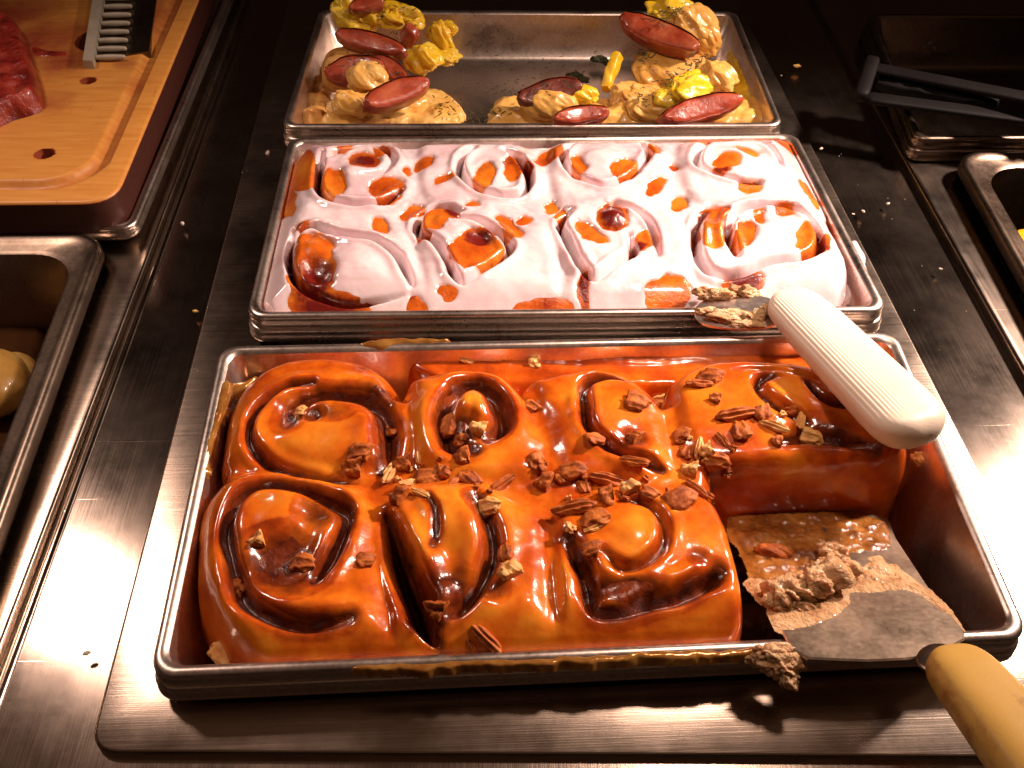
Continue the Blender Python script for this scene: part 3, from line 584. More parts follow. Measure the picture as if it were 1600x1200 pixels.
NUTS = [ # u, v, long half-size px, kind, angle on the surface, pale?, label
 (337,724,20,'half',80,0,'pecan half wedged between the left wall of the front pan and the rolls'),
 (350,1016,27,'half',-40,1,'big pale pecan half lying in the bottom left corner of the front pan'),
 (474,642,15,'chip',10,1,'pale pecan crumb sunk in the back left roll'),
 (566,704,26,'half',0,0,'flat pecan piece at the lower right of the back left roll'),
 (562,727,24,'chip',15,0,'ridged pecan piece tucked under the flat one on the back left roll'),
 (615,668,15,'chip',60,0,'single pecan bit on the seam between the first two back rolls'),
 (409,838,18,'chip',35,1,'pale angular pecan crumb inside the front left roll'),
 (475,876,25,'half',-5,0,'dark pecan half in the middle of the front left roll'),
 (379,916,21,'chip',60,0,'reddish pecan lump in the left groove of the front left roll'),
 (574,872,20,'half',10,0,'round dark pecan alone on the seam right of the front left roll'),
 (693,948,27,'chip',-10,0,'large dark pecan chunk at the foot of the black gap'),
 (760,992,30,'shard',-50,0,'long split pecan near the front rim of the pan'),
 (738,1010,16,'shard',-70,0,'small pecan sliver left of the split pecan near the front rim'),
 (791,860,20,'half',95,0,'upright pecan half right of the tall middle roll'),
 (797,893,23,'chip',-40,1,'cracked pecan below the upright half, right of the tall middle roll'),
 (610,735,25,'shard',70,1,'pale pecan sliver standing at the left end of the nut pile'),
 (640,722,22,'chip',20,0,'pecan chunk at the back of the left nut pile'),
 (668,742,24,'half',0,0,'ridged pecan half in the centre of the left nut pile'),
 (640,752,18,'shard',30,1,'pale pecan strip low in the left nut pile'),
 (694,730,17,'chip',80,0,'reddish pecan knob at the right of the left nut pile'),
 (655,716,13,'shard',90,1,'small upright pecan stub on top of the left nut pile'),
 (628,775,22,'chip',-20,0,'dark pecan chunk left of the tall middle roll'),
 (657,768,17,'shard',-30,1,'pale pecan strip at the top of the tall middle roll'),
 (703,662,24,'half',60,0,'dark pecan half leaning in the centre of the second back roll'),
 (753,667,18,'chip',0,1,'knobbly pecan bit right of the centre of the second back roll'),
 (730,708,22,'chip',20,0,'pecan piece at the front of the second back roll'),
 (722,690,15,'chip',-20,0,'small red pecan bit under the dark half on the second back roll'),
 (735,745,23,'half',-45,0,'curled pecan half between the two nut piles'),
 (712,748,16,'shard',60,0,'thin dark pecan between the two nut piles'),
 (783,751,24,'shard',40,0,'slender pecan pointing up right between the rolls'),
 (766,786,24,'half',-5,1,'double lobed pecan above the tall middle roll'),
 (730,563,12,'shard',0,1,'pecan chip on the caramel by the back wall, left of the other'),
 (839,566,15,'chip',40,1,'pale square pecan crumb on the caramel by the back wall'),
 (831,634,18,'half',-35,0,'small pecan on the seam between second and third back rolls'),
 (996,625,27,'half',-20,0,'large ridged pecan half on top of the third back roll'),
 (1034,623,17,'chip',0,1,'pale pecan bit just right of the large ridged half'),
 (930,683,21,'half',10,0,'smooth pecan at the front left of the third back roll'),
 (997,684,20,'chip',-30,0,'dark pecan lump sunk in the milky glaze'),
 (845,722,24,'chip',30,0,'reddish broken pecan at the left end of the right nut pile'),
 (855,752,21,'chip',-10,0,'split pecan at the lower left of the right nut pile'),
 (880,748,17,'half',-60,0,'upright lobed pecan in the right nut pile'),
 (893,733,24,'half',5,0,'broad pecan half at the back of the right nut pile'),
 (913,757,17,'half',-75,0,'round ended pecan standing in the right nut pile'),
 (948,744,30,'shard',-8,0,'long pecan half lying across the top of the right nut pile'),
 (990,719,25,'shard',-20,0,'curved pecan shell above the right nut pile'),
 (985,763,20,'chip',-50,1,'pale broken pecan right of the right nut pile'),
 (1015,768,20,'half',-30,0,'flat pecan half sunk in glaze right of the nut pile'),
 (955,768,22,'chip',20,0,'jagged pecan in front of the long half'),
 (898,788,34,'shard',5,0,'long ridged pecan at the front of the right nut pile'),
 (932,806,28,'half',12,0,'dark glossy pecan half in front of the nut pile'),
 (928,822,18,'shard',15,1,'thin pecan strip under the dark glossy half'),
 (892,822,13,'chip',80,1,'tiny pale pecan crumb left of the dark glossy half'),
 (926,853,22,'half',5,0,'pecan half at the left edge of the front right roll'),
 (1060,776,30,'half',25,0,'big ridged pecan at the top right of the front right roll'),
 (1088,760,20,'shard',-40,0,'pointed pecan sliver right of the big ridged one'),
 (1103,770,15,'shard',-15,0,'small pecan tip overhanging the torn roll'),
 (1093,597,23,'shard',-3,0,'lower of two slim pecans at the back of the torn roll'),
 (1112,585,26,'half',-20,0,'upper of two slim pecans at the back of the torn roll'),
 (1122,623,14,'chip',0,0,'small pecan bit in the middle of the torn roll'),
 (1147,642,31,'shard',10,0,'long smooth pecan on the torn roll'),
 (1157,669,24,'half',85,0,'upright ridged pecan below the long smooth one'),
 (1066,676,20,'half',20,0,'pecan sunk in glaze on the seam of the third back roll'),
 (1073,704,16,'half',60,0,'dark pecan at the left of the small front cluster'),
 (1092,698,18,'shard',70,1,'pale pecan arc in the small front cluster'),
 (1111,700,18,'chip',30,1,'light pecan crumb on top of the small front cluster'),
 (1117,718,22,'half',-10,0,'brown pecan at the right of the small front cluster'),
 (1085,732,19,'chip',0,1,'pale rounded pecan under the small front cluster'),
 (1130,685,16,'shard',-60,0,'reddish pecan fin between cluster and upright pecan'),
 (1192,640,20,'half',80,0,'two toned pecan left of the bright highlight on the torn roll'),
 (1209,662,22,'shard',-35,1,'pale pecan sliver running down the torn roll'),
 (1250,655,20,'shard',70,1,'curved pecan by the shadow edge of the torn roll'),
 (1262,681,22,'half',-20,1,'ridged pecan half at the shadow edge of the torn roll'),
 (1240,640,14,'chip',0,0,'dark pecan bit above the curved one near the shadow'),
 (1218,688,16,'chip',0,0,'pecan crumb at the top of the torn bread face'),
 (1136,740,13,'chip',0,0,'small nut stuck low on the torn side of the roll'),
]
for k, (u, v, s, kind, ang, pale, lab) in enumerate(NUTS):
    p, n = hit(FC, u, v + s * .25); pxmm = np.linalg.norm(U(u + 10, v, p[2]) - U(u, v, p[2])) / 10
    n = n * .6 + np.array([0, 0, .4]) + np.array([rnd.uniform(-.25, .25), rnd.uniform(-.25, .25), 0]); L = s * pxmm * 1.0
    V, Fc = PM[(kind, (k * 7 + 3) % 6)]; B = basis(n, math.radians(ang))
    W_ = (V * L) @ B.T + p + (n / np.linalg.norm(n)) * L * .10
    tag(mesh('pecan_half' if kind == 'half' else 'pecan_piece', W_, Fc, PECAN_L if pale else PECAN), lab, 'pecan', 'pecan pieces on the caramel rolls')
CRL = ['left of the pale sliver at the left nut pile', 'on the ridged half of the left nut pile', 'right of the reddish knob in the left nut pile', 'by the reddish broken pecan of the right nut pile', 'beside the broad half of the right nut pile', 'in front of the long half in the right nut pile', 'behind the long ridged pecan at the front of the right pile', 'below the curved shell of the right nut pile', 'right of the flat half sunk in glaze', 'between the third back roll and the small front cluster', 'under the light crumb of the small front cluster', 'between the two curved pecans near the shadow edge', 'below the pecan piece at the front of the second back roll', 'between the two nut piles, near the curled half', 'just above the double lobed pecan', 'behind the dark chunk left of the tall middle roll', "behind the left nut pile, under the second back roll's centre", 'between jagged and pale broken pecans of the right pile', "beside the pecan sunk in the third back roll's seam", 'under the upright ridged pecan of the torn roll', 'right of the thin strip under the glossy half', 'above the pale sliver running down the torn roll']
PILE = [(640,735),(668,725),(700,745),(860,735),(905,742),(940,760),(880,775),(1000,745),(1040,765),(1090,715),(1105,735),(1235,665),(725,725),(745,755),(770,765),(615,750),(690,715),(970,775),(1075,690),(1140,700),(910,795),(1225,650)]
for k, (u, v) in enumerate(PILE):
    u += rnd.uniform(-10, 10); v += rnd.uniform(-8, 8); p, n = hit(FC, u, v); L = rnd.uniform(1.5, 2.9)
    V, Fc = PM[('chip', k % 6)]; W_ = (V * L) @ basis(n, rnd.uniform(0, 6)).T + p + [0, 0, L * .3]
    tag(mesh('pecan_crumb', W_, Fc, PECAN_L if k % 3 == 0 else PECAN), 'tiny nut crumb ' + CRL[k], 'pecan', 'tiny chopped pecan crumbs')
p = U(1440, 717, -12)
tag(mesh('pecan_piece', (PM[('chip', 1)][0] * 4.5) + p, PM[('chip', 1)][1], PECAN_L), 'pale pecan crumb stuck to the right wall of the front pan', 'pecan', 'pecan pieces on the caramel rolls')

# ------------------------------------------------------------------ spatulas
def loft(name, P0, P1, prof, mat, parent=None, up=(0, 0, 1), grooves=None, sag=0., nseg=64, m=64, pw=3.2):
    """bar from P0 to P1; prof: list of (t, half width, half thickness)"""
    P0, P1 = np.array(P0, float), np.array(P1, float); ax = (P1 - P0); L = np.linalg.norm(ax); ax /= L
    sd = np.cross(ax, up); sd /= np.linalg.norm(sd); upv = np.cross(sd, ax); V = []
    pr = np.array(prof)
    ts = .5 - .5 * np.cos(np.linspace(0, math.pi, nseg))
    for t in ts:
        hw, ht = np.interp(t, pr[:, 0], pr[:, 1]), np.interp(t, pr[:, 0], pr[:, 2])
        e = 1.
        d0 = t * L; d1 = (1 - t) * L
        for d in (d0, d1):
            q = min(1, d / (hw * .95)); e = min(e, math.sqrt(max(0, 1 - (1 - q) ** 2.3)))
        e2 = 1.
        for d in (d0, d1): q = min(1, d / (ht * .9)); e2 = min(e2, math.sqrt(max(0, 1 - (1 - q) ** 2)))
        for k in range(m):
            a = 2 * math.pi * k / m; c, s = math.cos(a), math.sin(a)
            x = hw * max(e, .02) * np.sign(c) * abs(c) ** (2 / pw); y = ht * max(e2, .02) * np.sign(s) * abs(s) ** (2 / 2.2)
            if grooves and s > 0: y -= grooves(x / hw, t)
            V.append(P0 + ax * (t * L) + sd * x + upv * (y + sag * math.sin(math.pi * t)))
    F = [(i * m + k, i * m + (k + 1) % m, (i + 1) * m + (k + 1) % m, (i + 1) * m + k) for i in range(nseg - 1) for k in range(m)]
    F += [tuple(range(m - 1, -1, -1)), tuple(range((nseg - 1) * m, nseg * m))]
    return mesh(name, V, F, mat, parent)
def sheet(name, P, th, mat, parent=None, n=10, sagf=None):
    """a thin plate over a smooth 3-d outline"""
    P = np.asarray(P, float); c = P.mean(0); N = len(P); V = []; 
    e1 = P[1] - P[0]; nn = np.cross(P[N // 3] - P[0], P[2 * N // 3] - P[0]); nn /= np.linalg.norm(nn); nn = nn if nn[2] > 0 else -nn
    R_ = [1, .985, .9, .7, .45, .2]
    for s in R_: V.append(c + (P - c) * s + nn * (th / 2 if s < 1 else 0))
    bot = P - nn * th / 2; V = [bot] + V; V = np.concatenate(V); K = len(R_) + 1; F = []
    for k in range(K - 1):
        for i in range(N): j = (i + 1) % N; F.append((k * N + i, k * N + j, (k + 1) * N + j, (k + 1) * N + i))
    F.append(tuple(range((K - 1) * N, K * N))); F.append(tuple(range(N - 1, -1, -1)))
    o = mesh(name, V, F, mat, parent); shade_sharp(o, 30); return o
def ribs(x, t):
    f = sstep(-.98, -.9, x) * (1 - sstep(-.25, .15, x)) * sstep(.04, .1, t) * (1 - sstep(.86, .93, t)); return .22 * f * (.5 + .5 * np.cos(x * 62))
hp0, hp1 = U(1236, 470, 13), U(1424, 668, 22)
e = empty('spatula', hp0); tag(e, 'white plastic handled spatula lying across the two front pans', 'spatula', 'serving spatulas')
# sd = cross(ax, up): ax runs to the lower right in the picture, so the left edge is the +side
loft('handle', hp0 + [-3, 5, 0], hp1 + [4, -7, 0], [(0, 13.5, 6), (.25, 16, 8), (.8, 17.5, 9), (1, 17.5, 8.5)], HANDLE_W, e, grooves=lambda x, t: ribs(-x, t), m=400)
bl = [U(*p, z) for p, z in (((1222, 480), 9), ((1232, 495), 9), ((1200, 512), 7), ((1150, 515), 6), ((1100, 508), 5.5), ((1085, 490), 5.5), ((1100, 470), 6), ((1160, 462), 7), ((1200, 466), 8))]
sheet('blade', catmull(bl, 4, True), 1.2, STEEL_P, e)
# second spatula: wide blade in the gap of the missing roll
def zb(v): return np.interp(v, [770, 1000, 1036], [-34, 1.5, 5])
bpt = [(1137,812),(1170,892),(1217,980),(1236,1015),(1262,1030),(1302,1032),(1357,1034),(1420,1031),(1470,1022),(1507,1000),(1507,987),(1452,921),(1400,842),(1386,810),(1330,796),(1260,792),(1180,794)]
ctr = U(1330, 920, -15)
e = empty('spatula', ctr); tag(e, 'wide metal turner with a stained yellow handle in the empty corner of the front pan', 'spatula', 'serving spatulas')
sheet('blade', np.array([U(u, v, zb(v)) for u, v in bpt]), 1.2, steel('worn_blade_steel', (.50, .38, .28), None, .27), e)
q0, q1 = U(1496, 1042, 14), U(1690, 1275, 40)
loft('handle', q0 + [-2, 6, 0], q1, [(0, 11, 6), (.2, 12.5, 8), (.6, 14, 9), (1, 15, 9)], HANDLE_Y, e)
loft('shank', U(1440, 1015, 6), U(1500, 1050, 12), [(0, 9, 1.2), (1, 7, 2)], STEEL_D, e, nseg=14, m=16)

# smears and torn bread
def film(name, pix, zf, th, mat, label, cat, seed=0, kind=None, amp=.6, parent=None, edge=3., fill=0., g=.8, nz=6, dip=1.6):
    """a lumpy film lying on the surface z = zf(x, y)"""
    P = np.array([U(u, v, z) for u, v, z in pix]); O = catmull(P[:, :2], 5, True)
    xs = np.arange(O[:, 0].min() - 3, O[:, 0].max() + 3, g); ys = np.arange(O[:, 1].min() - 3, O[:, 1].max() + 3, g); X, Y = np.meshgrid(xs, ys)
    d = sdist(X + 2.2 * fbm(X, Y, 9, seed), Y + 2.2 * fbm(X, Y, 9, seed + 4), O)
    t = np.where(d > 0, th * (1 - np.exp(-d / edge)) * (1 + amp * 2 * fbm(X, Y, nz, seed + 8)), d * dip)
    A = np.c_[P[:, :2], np.ones(len(P))]; co = np.linalg.lstsq(A, P[:, 2], rcond=None)[0]
    Z = co[0] * X + co[1] * Y + co[2] + t
    Fd = dict(X=X, Y=Y, fill=np.full(X.shape, fill)); m_ = cell(d, np.max) > -1.4
    ny, nx = Z.shape; jj, ii = np.where(m_); a = jj * nx + ii
    Q = np.stack([a, a + 1, a + nx + 1, a + nx], 1); used, inv = np.unique(Q, return_inverse=True); Q = inv.reshape(Q.shape)
    V = np.stack([X.ravel()[used], Y.ravel()[used], Z.ravel()[used]], 1)
    o = mesh(name, V, Q, mat, parent, attrs={'fill': np.full(len(V), fill)})
    if parent is None: tag(o, label, cat, kind=kind)
    return o
zz = lambda L: [(u, v, zb(v) + .8) for u, v in L]
film('caramel_glaze', zz([(1142,815),(1172,885),(1205,930),(1260,915),(1330,880),(1390,850),(1375,812),(1300,798),(1200,798)]), None, 1.3, simple('greasy_syrup', [(.10, .028, .004), (.28, .10, .018), (.44, .20, .05)], 90, .12, .8, .1, .7, .002, 200), 'sticky brown caramel film on the back half of the metal turner', 'caramel', 3, 'stuff', .7, fill=.28, g=.6, nz=4, dip=.25)
film('bread_residue', zz([(1175,905),(1205,950),(1222,985),(1300,968),(1350,935),(1420,925),(1475,955),(1500,982),(1480,950),(1430,905),(1370,860),(1300,880)]), None, 1.3, BREAD, 'beige doughy residue smeared across the metal turner', 'residue', 5, 'stuff', .6, nz=5, dip=.25, g=.5)
def torn(name, items, mat, label, cat, parent=None):
    V = []; F = []; o = 0
    for (u, v, z, s, sd) in items:
        a, f = IC4; a = a * (1 + 1.0 * n3(a, .8, sd) + .6 * n3(a, .3, sd + 2) + .35 * n3(a, .12, sd + 5))[:, None]; k = 1 / 3.9
        a = a * np.array([s[0], s[1], s[2]]) * k + U(u, v, z); V.append(a); F.append(f + o); o += len(a)
    ob = mesh(name, np.concatenate(V), np.concatenate(F), mat, parent)
    tag(ob, label, cat); return ob
torn('bread_scrap', [(1235,925,-2,(34,24,20),3),(1290,895,-4,(32,24,22),8),(1268,915,-2,(26,22,22),5),(1318,888,-6,(26,16,14),12),(1220,945,-4,(24,14,10),9),(1300,860,-14,(22,14,12),14),(1250,950,-4,(20,12,9),19)], BREAD, 'torn pale bread clump stuck on the metal turner', 'bread scrap')
torn('bread_scrap', [(1200,1022,2,(26,12,12),4),(1222,1040,1,(24,16,12),7),(1235,1058,-2,(14,14,10),11),(1180,1030,0,(14,9,9),2)], BREAD, 'ragged bread crumb hanging over the front rim beside the turner', 'bread scrap')
torn('bread_scrap', [(1120,462,8,(34,12,12),5),(1165,458,8,(28,11,12),9),(1100,455,8,(20,9,10),3)], BREAD, 'pale crust edge at the foot of the front right iced roll', 'bread scrap')
torn('bread_scrap', [(1140,492,8,(40,16,8),14),(1182,494,8,(32,18,9),18),(1108,486,7,(24,10,6),3),(1165,505,7,(30,12,6),8),(1200,486,9,(22,16,8),5)], BREAD, 'wet doughy scrap on the blade of the white handled spatula', 'bread scrap')
lump('pecan_piece', PECAN, U(1205, 862, -16.5), (8, 3.4, 2.6), -.2, seed=4, rough=.3).update_tag()
tag(bpy.data.objects[-1] if False else [o for o in bpy.data.objects if o.name.startswith('pecan_piece')][-1], 'wet red brown pecan sunk in the caramel on the metal turner', 'pecan', 'pecan pieces on the caramel rolls')
film('shaded_residue', [(1125,740,-48.5),(1440,700,-48.5),(1520,760,-48.5),(1560,880,-48.5),(1560,940,-48.5),(1440,960,-48.5),(1300,985,-48.5),(1140,1020,-48.5),(1090,900,-48.5)], None, 1.2, simple('shaded_residue', [(.012, .004, .002), (.035, .011, .004), (.10, .035, .01)], 55, .22, .3, 0, .7, .002, 130), 'greasy residue on the floor of the empty corner, its shade put into the dark colour', 'shaded residue', 51, 'stuff', .9, nz=9)  # greasy film coloured near-black, so the empty corner's shade is painted in
film('caramel_glaze', [(1395,790,-42),(1425,850,-42),(1455,900,-42),(1480,940,-42),(1502,925,-42),(1498,880,-42),(1478,835,-42),(1458,790,-42),(1435,760,-42),(1400,760,-42)], None, 2.6, simple('mustard_syrup', [(.34, .14, .015), (.56, .29, .03), (.66, .38, .06)], 70, .12, .8, .2, .7, .002, 150), 'yellow caramel puddle on the floor of the front pan right of the turner', 'caramel', 9, 'stuff', .8, nz=5)
film('caramel_glaze', [(1480,800,-12),(1500,850,-12),(1530,900,-10),(1545,895,-9),(1520,850,-9),(1495,810,-10)], None, .7, AMBER, 'thin caramel drip down the right wall of the front pan', 'caramel', 12, 'stuff', .5)
film('caramel_glaze', [(322,735,-1),(330,690,-1),(345,640,-1),(357,600,-1),(350,596,-1),(338,620,-1),(322,680,-1),(312,725,-1)], None, .9, AMBER, 'caramel streak along the left rim of the front pan', 'caramel', 15, 'stuff', .6, edge=1.2)
film('caramel_glaze', [(355,600,-10),(380,596,-10),(398,588,-10),(380,606,-10),(360,612,-10)], None, .8, AMBER, 'caramel thread in the back left corner of the front pan', 'caramel', 16, 'stuff', .5, edge=1)
film('caramel_glaze', [(560,535,.4),(600,530,.4),(660,527,.4),(700,530,.4),(640,535,.4),(590,540,.4)], None, .6, AMBER, 'caramel smear on the back rim of the front pan', 'caramel', 17, 'stuff', .5, edge=1)
film('caramel_glaze', [(560,1042,.0),(700,1034,.0),(820,1029,.0),(960,1024,.0),(1100,1017,.0),(1190,1012,.0),(1190,1019,.0),(1100,1026,.0),(960,1032,.0),(820,1037,.0),(700,1042,.0),(600,1047,.0)], None, .35, AMBER, 'thin caramel glaze smeared along the front rim of the front pan', 'caramel', 18, 'stuff', .8, edge=1.2, g=.4)
film('icing_smear', [(1310,400,-8),(1335,380,-6),(1352,420,-4),(1345,445,-6),(1325,470,-14),(1308,480,-16)], None, 1.2, ICING, 'thin icing smeared on the right wall of the middle pan', 'icing', 19, 'stuff', .5)

# ------------------------------------------------------------------ egg, ham and muffin servings
SAUCE = FOOD_C
def disc(name, mat, u, v, z, rx, ry, h, seed, parent, tilt=(0, 0, 1), power=.75, rough=.05, ang=0.):
    V, F = IC5; V = np.sign(V) * np.abs(V) ** power
    V = V * (1 + rough * 2 * n3(V, .7, seed) + rough * .7 * n3(V, .3, seed + 3) + (.25 * rough + .012) * n3(V, .12, seed + 6) * (name != 'muffin_base'))[:, None]
    return mesh(name, (V * np.array((rx, ry, h))) @ basis(tilt, ang).T + U(u, v, z), F, mat, parent)
def slice_(name, mat, pts, wd, th, parent, n=26, m=20, lean=(0, 0, 1), ns=1):
    """a bent slab following points given as (u, v, z)"""
    P = catmull([U(*p) for p in pts], 8); V = []; K = len(P); up = np.array(lean, float); up /= np.linalg.norm(up)
    for i, p in enumerate(P):
        t = P[min(i + 1, K - 1)] - P[max(i - 1, 0)]; t /= np.linalg.norm(t); s = np.cross(t, up); s /= np.linalg.norm(s); f = math.sin(math.pi * (.06 + .88 * i / (K - 1))) ** .25
        for k in range(m):
            a = 2 * math.pi * k / m; c_, s_ = math.cos(a), math.sin(a)
            V.append(p + s * th * np.sign(c_) * abs(c_) ** .4 * f + np.cross(s, t) * wd * 1.3 * (1 + .25 * math.sin(i * .21 + ns)) * np.sign(s_) * abs(s_) ** .5 * f)
    V = np.array(V); V += 1.6 * np.stack([fbm(V[:, 0] + V[:, 2], V[:, 1], 9, ns + q) for q in range(3)], 1)
    F = [(i * m + k, i * m + (k + 1) % m, (i + 1) * m + (k + 1) % m, (i + 1) * m + k) for i in range(K - 1) for k in range(m)] + [tuple(range(m)), tuple(range((K - 1) * m, K * m))]
    o = mesh(name, V, F, mat, parent); shade_sharp(o, 38); return o
def moon(pts, L, H, th, parent, dark=False, seed=1, n=(0, -.62, .78)):
    (u, v, z), (u2, v2, z2) = pts; a, b = U(u, v, z), U(u2, v2, z2); c = (a + b) / 2; t = (b - a); L = np.linalg.norm(t) / 2 * L; t /= np.linalg.norm(t)
    n = np.array(n, float); n -= t * (n @ t); n /= np.linalg.norm(n); up = np.cross(n, t); B = np.stack([t, up, n], 1)
    V, F = IC5; V = V.copy(); r_ = np.hypot(V[:, 0], V[:, 1]) + 1e-6; k = np.minimum(1, r_ ** .35) / r_; V[:, 0] *= k; V[:, 1] *= k; V[:, 2] = np.sign(V[:, 2]) * np.abs(V[:, 2]) ** .4
    V[:, 1] = np.where(V[:, 1] > 0, V[:, 1] * .45, V[:, 1]) + .28 * (1 - V[:, 0] ** 2) * 1. ; V = V * (1 + .12 * n3(V, .8, seed) + .05 * n3(V, .25, seed + 2))[:, None]
    W_ = V * np.array((L, H * .9, th * 1.5)); W_[:, 2] += H * .25 * (V[:, 0] ** 2); o = mesh('ham_slice', W_ @ B.T + c, F, HAM_D if dark else HAM, parent)
    top = IC5[0][F].mean(1)[:, 1] > .45; keep = F[top]; used, inv = np.unique(keep, return_inverse=True)
    R_ = (V * np.array((L * 1.02, H * .95, th * 1.66)))[used]; R_[:, 2] += H * .25 * (V[used, 0] ** 2); R_[:, 1] += .25
    mesh('ham_rind', R_ @ B.T + c, inv.reshape(keep.shape), HAM_D, parent); return o
def flecks(name, parent, spots, n, mat=HERB):
    V = []; F = []; o = 0; r = random.Random(len(spots) + n)
    for k in range(n):
        u, v, z, sp = spots[k % len(spots)]; p = U(u + r.gauss(0, sp), v + r.gauss(0, sp * .6), z); a = r.uniform(0, 3.14); L = r.uniform(.7, 1.9); w_ = r.uniform(.2, .4); c, s = math.cos(a), math.sin(a)
        d = np.array([c, s, r.uniform(-.4, .4)]); q = np.array([-s, c, 0])
        for A, B in ((-1, -1), (1, -1), (1, 1), (-1, 1)): V.append(p + d * L * A + q * w_ * B)
        for A, B in ((-1, -1), (1, -1), (1, 1), (-1, 1)): V.append(p + d * L * A + q * w_ * B + np.array([0, 0, .35]))
        F += [(o + 4, o + 5, o + 6, o + 7), (o, o + 3, o + 2, o + 1), (o, o + 1, o + 5, o + 4), (o + 1, o + 2, o + 6, o + 5), (o + 2, o + 3, o + 7, o + 6), (o + 3, o, o + 4, o + 7)]; o += 8
    ob = mesh(name, V, F, mat, parent, smooth=False); ob['kind'] = 'stuff'; return ob
e = empty('ham_egg_muffin', U(590, 150, -30)); tag(e, 'tall stack of muffin, ham slices and yellow egg in the back left corner', 'egg muffin', 'egg and ham muffins in the back pan')
disc('muffin_base', MUFFIN, 600, 178, -14, 27, 20, 10, 3, e)
disc('muffin_half', MUFFIN, 555, 110, -4, 24, 22, 13, 4, e)
disc('sauce', FOOD_C, 600, 165, -6, 26, 13, 9, 15, e, power=.9, rough=.15)
moon(((512,118,2),(600,108,8)), 1.0, 15, 3.5, e, seed=2, n=(-.3, -.6, .75))
moon(((590,96,8),(640,128,4)), 1.0, 9, 3, e, seed=6)
moon(((530,58,16),(636,84,12)), 1.05, 11, 4.5, e, seed=3)
moon(((568,168,6),(664,134,8)), 1.05, 12, 4.5, e, seed=4)
moon(((545,16,24),(600,6,26)), 1.0, 8, 4, e, seed=5)
slice_('ham_slice', HAM, [(630,50,12),(650,64,8)], 6, 4, e, ns=8)
disc('egg', FOOD_C, 575, 120, 6, 14, 12, 10, 21, e, power=.95, rough=.2)
disc('egg', FOOD_Y, 560, 30, 14, 16, 10, 9, 23, e, power=.95, rough=.38)
disc('egg', FOOD_Y, 620, 26, 16, 17, 9, 8, 27, e, power=.95, rough=.42)
disc('egg', FOOD_Y, 538, 12, 18, 7, 9, 9, 29, e, power=1, rough=.4)
disc('egg', FOOD_Y, 660, 92, -2, 12, 10, 9, 31, e, power=.95, rough=.4)
disc('egg', FOOD_C, 545, 165, -2, 13, 8, 9, 33, e, power=1, rough=.25)
flecks('herb_flecks', e, [(605,20,25,22),(565,82,15,14),(580,88,15,12),(620,55,20,14),(635,120,9,8)], 60)
e = empty('egg_scrap', U(690, 70, -20)); tag(e, 'upright yellow egg scrap standing alone right of the tall stack', 'egg scrap')
disc('egg_body', FOOD_Y, 690, 62, -2, 8, 7, 11, 41, e, rough=.3); disc('egg_foot', FOOD_Y, 692, 88, -10, 12, 9, 6, 43, e, rough=.35); disc('egg_tip', FOOD_Y, 692, 46, 2, 9, 6, 5, 44, e, rough=.4)
e = empty('ham_egg_muffin', U(600, 180, -30))
bpy.data.objects.remove(e)
e = empty('ham_egg_muffin', U(1060, 100, -30)); tag(e, 'tall right stack with dark ham and herbed egg on top in the back pan', 'egg muffin', 'egg and ham muffins in the back pan')
disc('muffin_base', MUFFIN, 1050, 112, -8, 27, 22, 14, 51, e, rough=.07)
disc('sauce', FOOD_C, 1040, 110, -4, 23, 20, 11, 52, e, rough=.1, power=.85)
moon(((976,36,20),(1088,80,14)), 1.08, 14, 5, e, seed=11)
disc('egg', FOOD_Y, 1050, 24, 22, 20, 13, 12, 55, e, rough=.22, power=.95)
disc('egg', FOOD_C, 1078, 40, 20, 17, 12, 12, 57, e, rough=.22, power=.95)
disc('egg', FOOD_C, 1103, 66, 10, 9, 8, 10, 59, e, rough=.2)
flecks('herb_flecks', e, [(1045,16,33,12),(1030,30,31,10),(1060,12,33,12),(1010,90,8,8),(1005,84,8,6)], 70)
e = empty('ham_egg_muffin', U(1090, 160, -30)); tag(e, 'herb sprinkled egg over pink ham leaning in the front right of the back pan', 'egg muffin', 'egg and ham muffins in the back pan')
disc('muffin_base', MUFFIN, 1085, 178, -14, 32, 18, 12, 61, e)
moon(((1034,188,2),(1150,160,5)), 1.05, 12, 5, e, seed=13)
disc('egg', FOOD_Y, 1075, 140, 6, 22, 13, 10, 63, e, rough=.2, ang=.5, power=.95)
disc('egg', FOOD_C, 1118, 122, 8, 15, 14, 11, 65, e, rough=.2, power=.95)
disc('egg', FOOD_C, 1000, 150, -6, 17, 12, 7, 67, e, rough=.25)
disc('egg', FOOD_C, 1020, 172, -6, 18, 10, 8, 69, e, rough=.25)
slice_('egg_strip', FOOD_Y, [(945,140,-8),(955,112,0),(967,86,8)], 5, 4, e, ns=16)
flecks('herb_flecks', e, [(1060,112,17,10),(1080,98,18,9),(1040,128,14,8),(1010,150,4,12),(1100,92,18,7)], 80)
e = empty('ham_egg_muffin', U(880, 170, -30)); tag(e, 'small half muffin with egg and dark ham edge, front middle of the back pan', 'egg muffin', 'egg and ham muffins in the back pan')
moon(((812,158,2),(905,136,8)), 1.05, 13, 3.5, e, dark=True, seed=17)
disc('egg', FOOD_C, 862, 162, 0, 20, 12, 10, 71, e, rough=.15, power=.95)
disc('egg', FOOD_Y, 900, 148, 4, 16, 7, 7, 73, e, rough=.18, power=.95)
moon(((866,188,3),(948,178,5)), 1.05, 9, 4, e, seed=19)
flecks('herb_flecks', e, [(887,132,16,6),(850,140,12,10)], 16)
film('cheese_sauce', [(510,186,-9),(560,170,-12),(650,140,-16),(700,150,-17),(712,186,-10)], None, 4, FOOD_C, 'pale sauce patch at the foot of the tall left stack', 'sauce', 22, 'stuff', .6, nz=12)
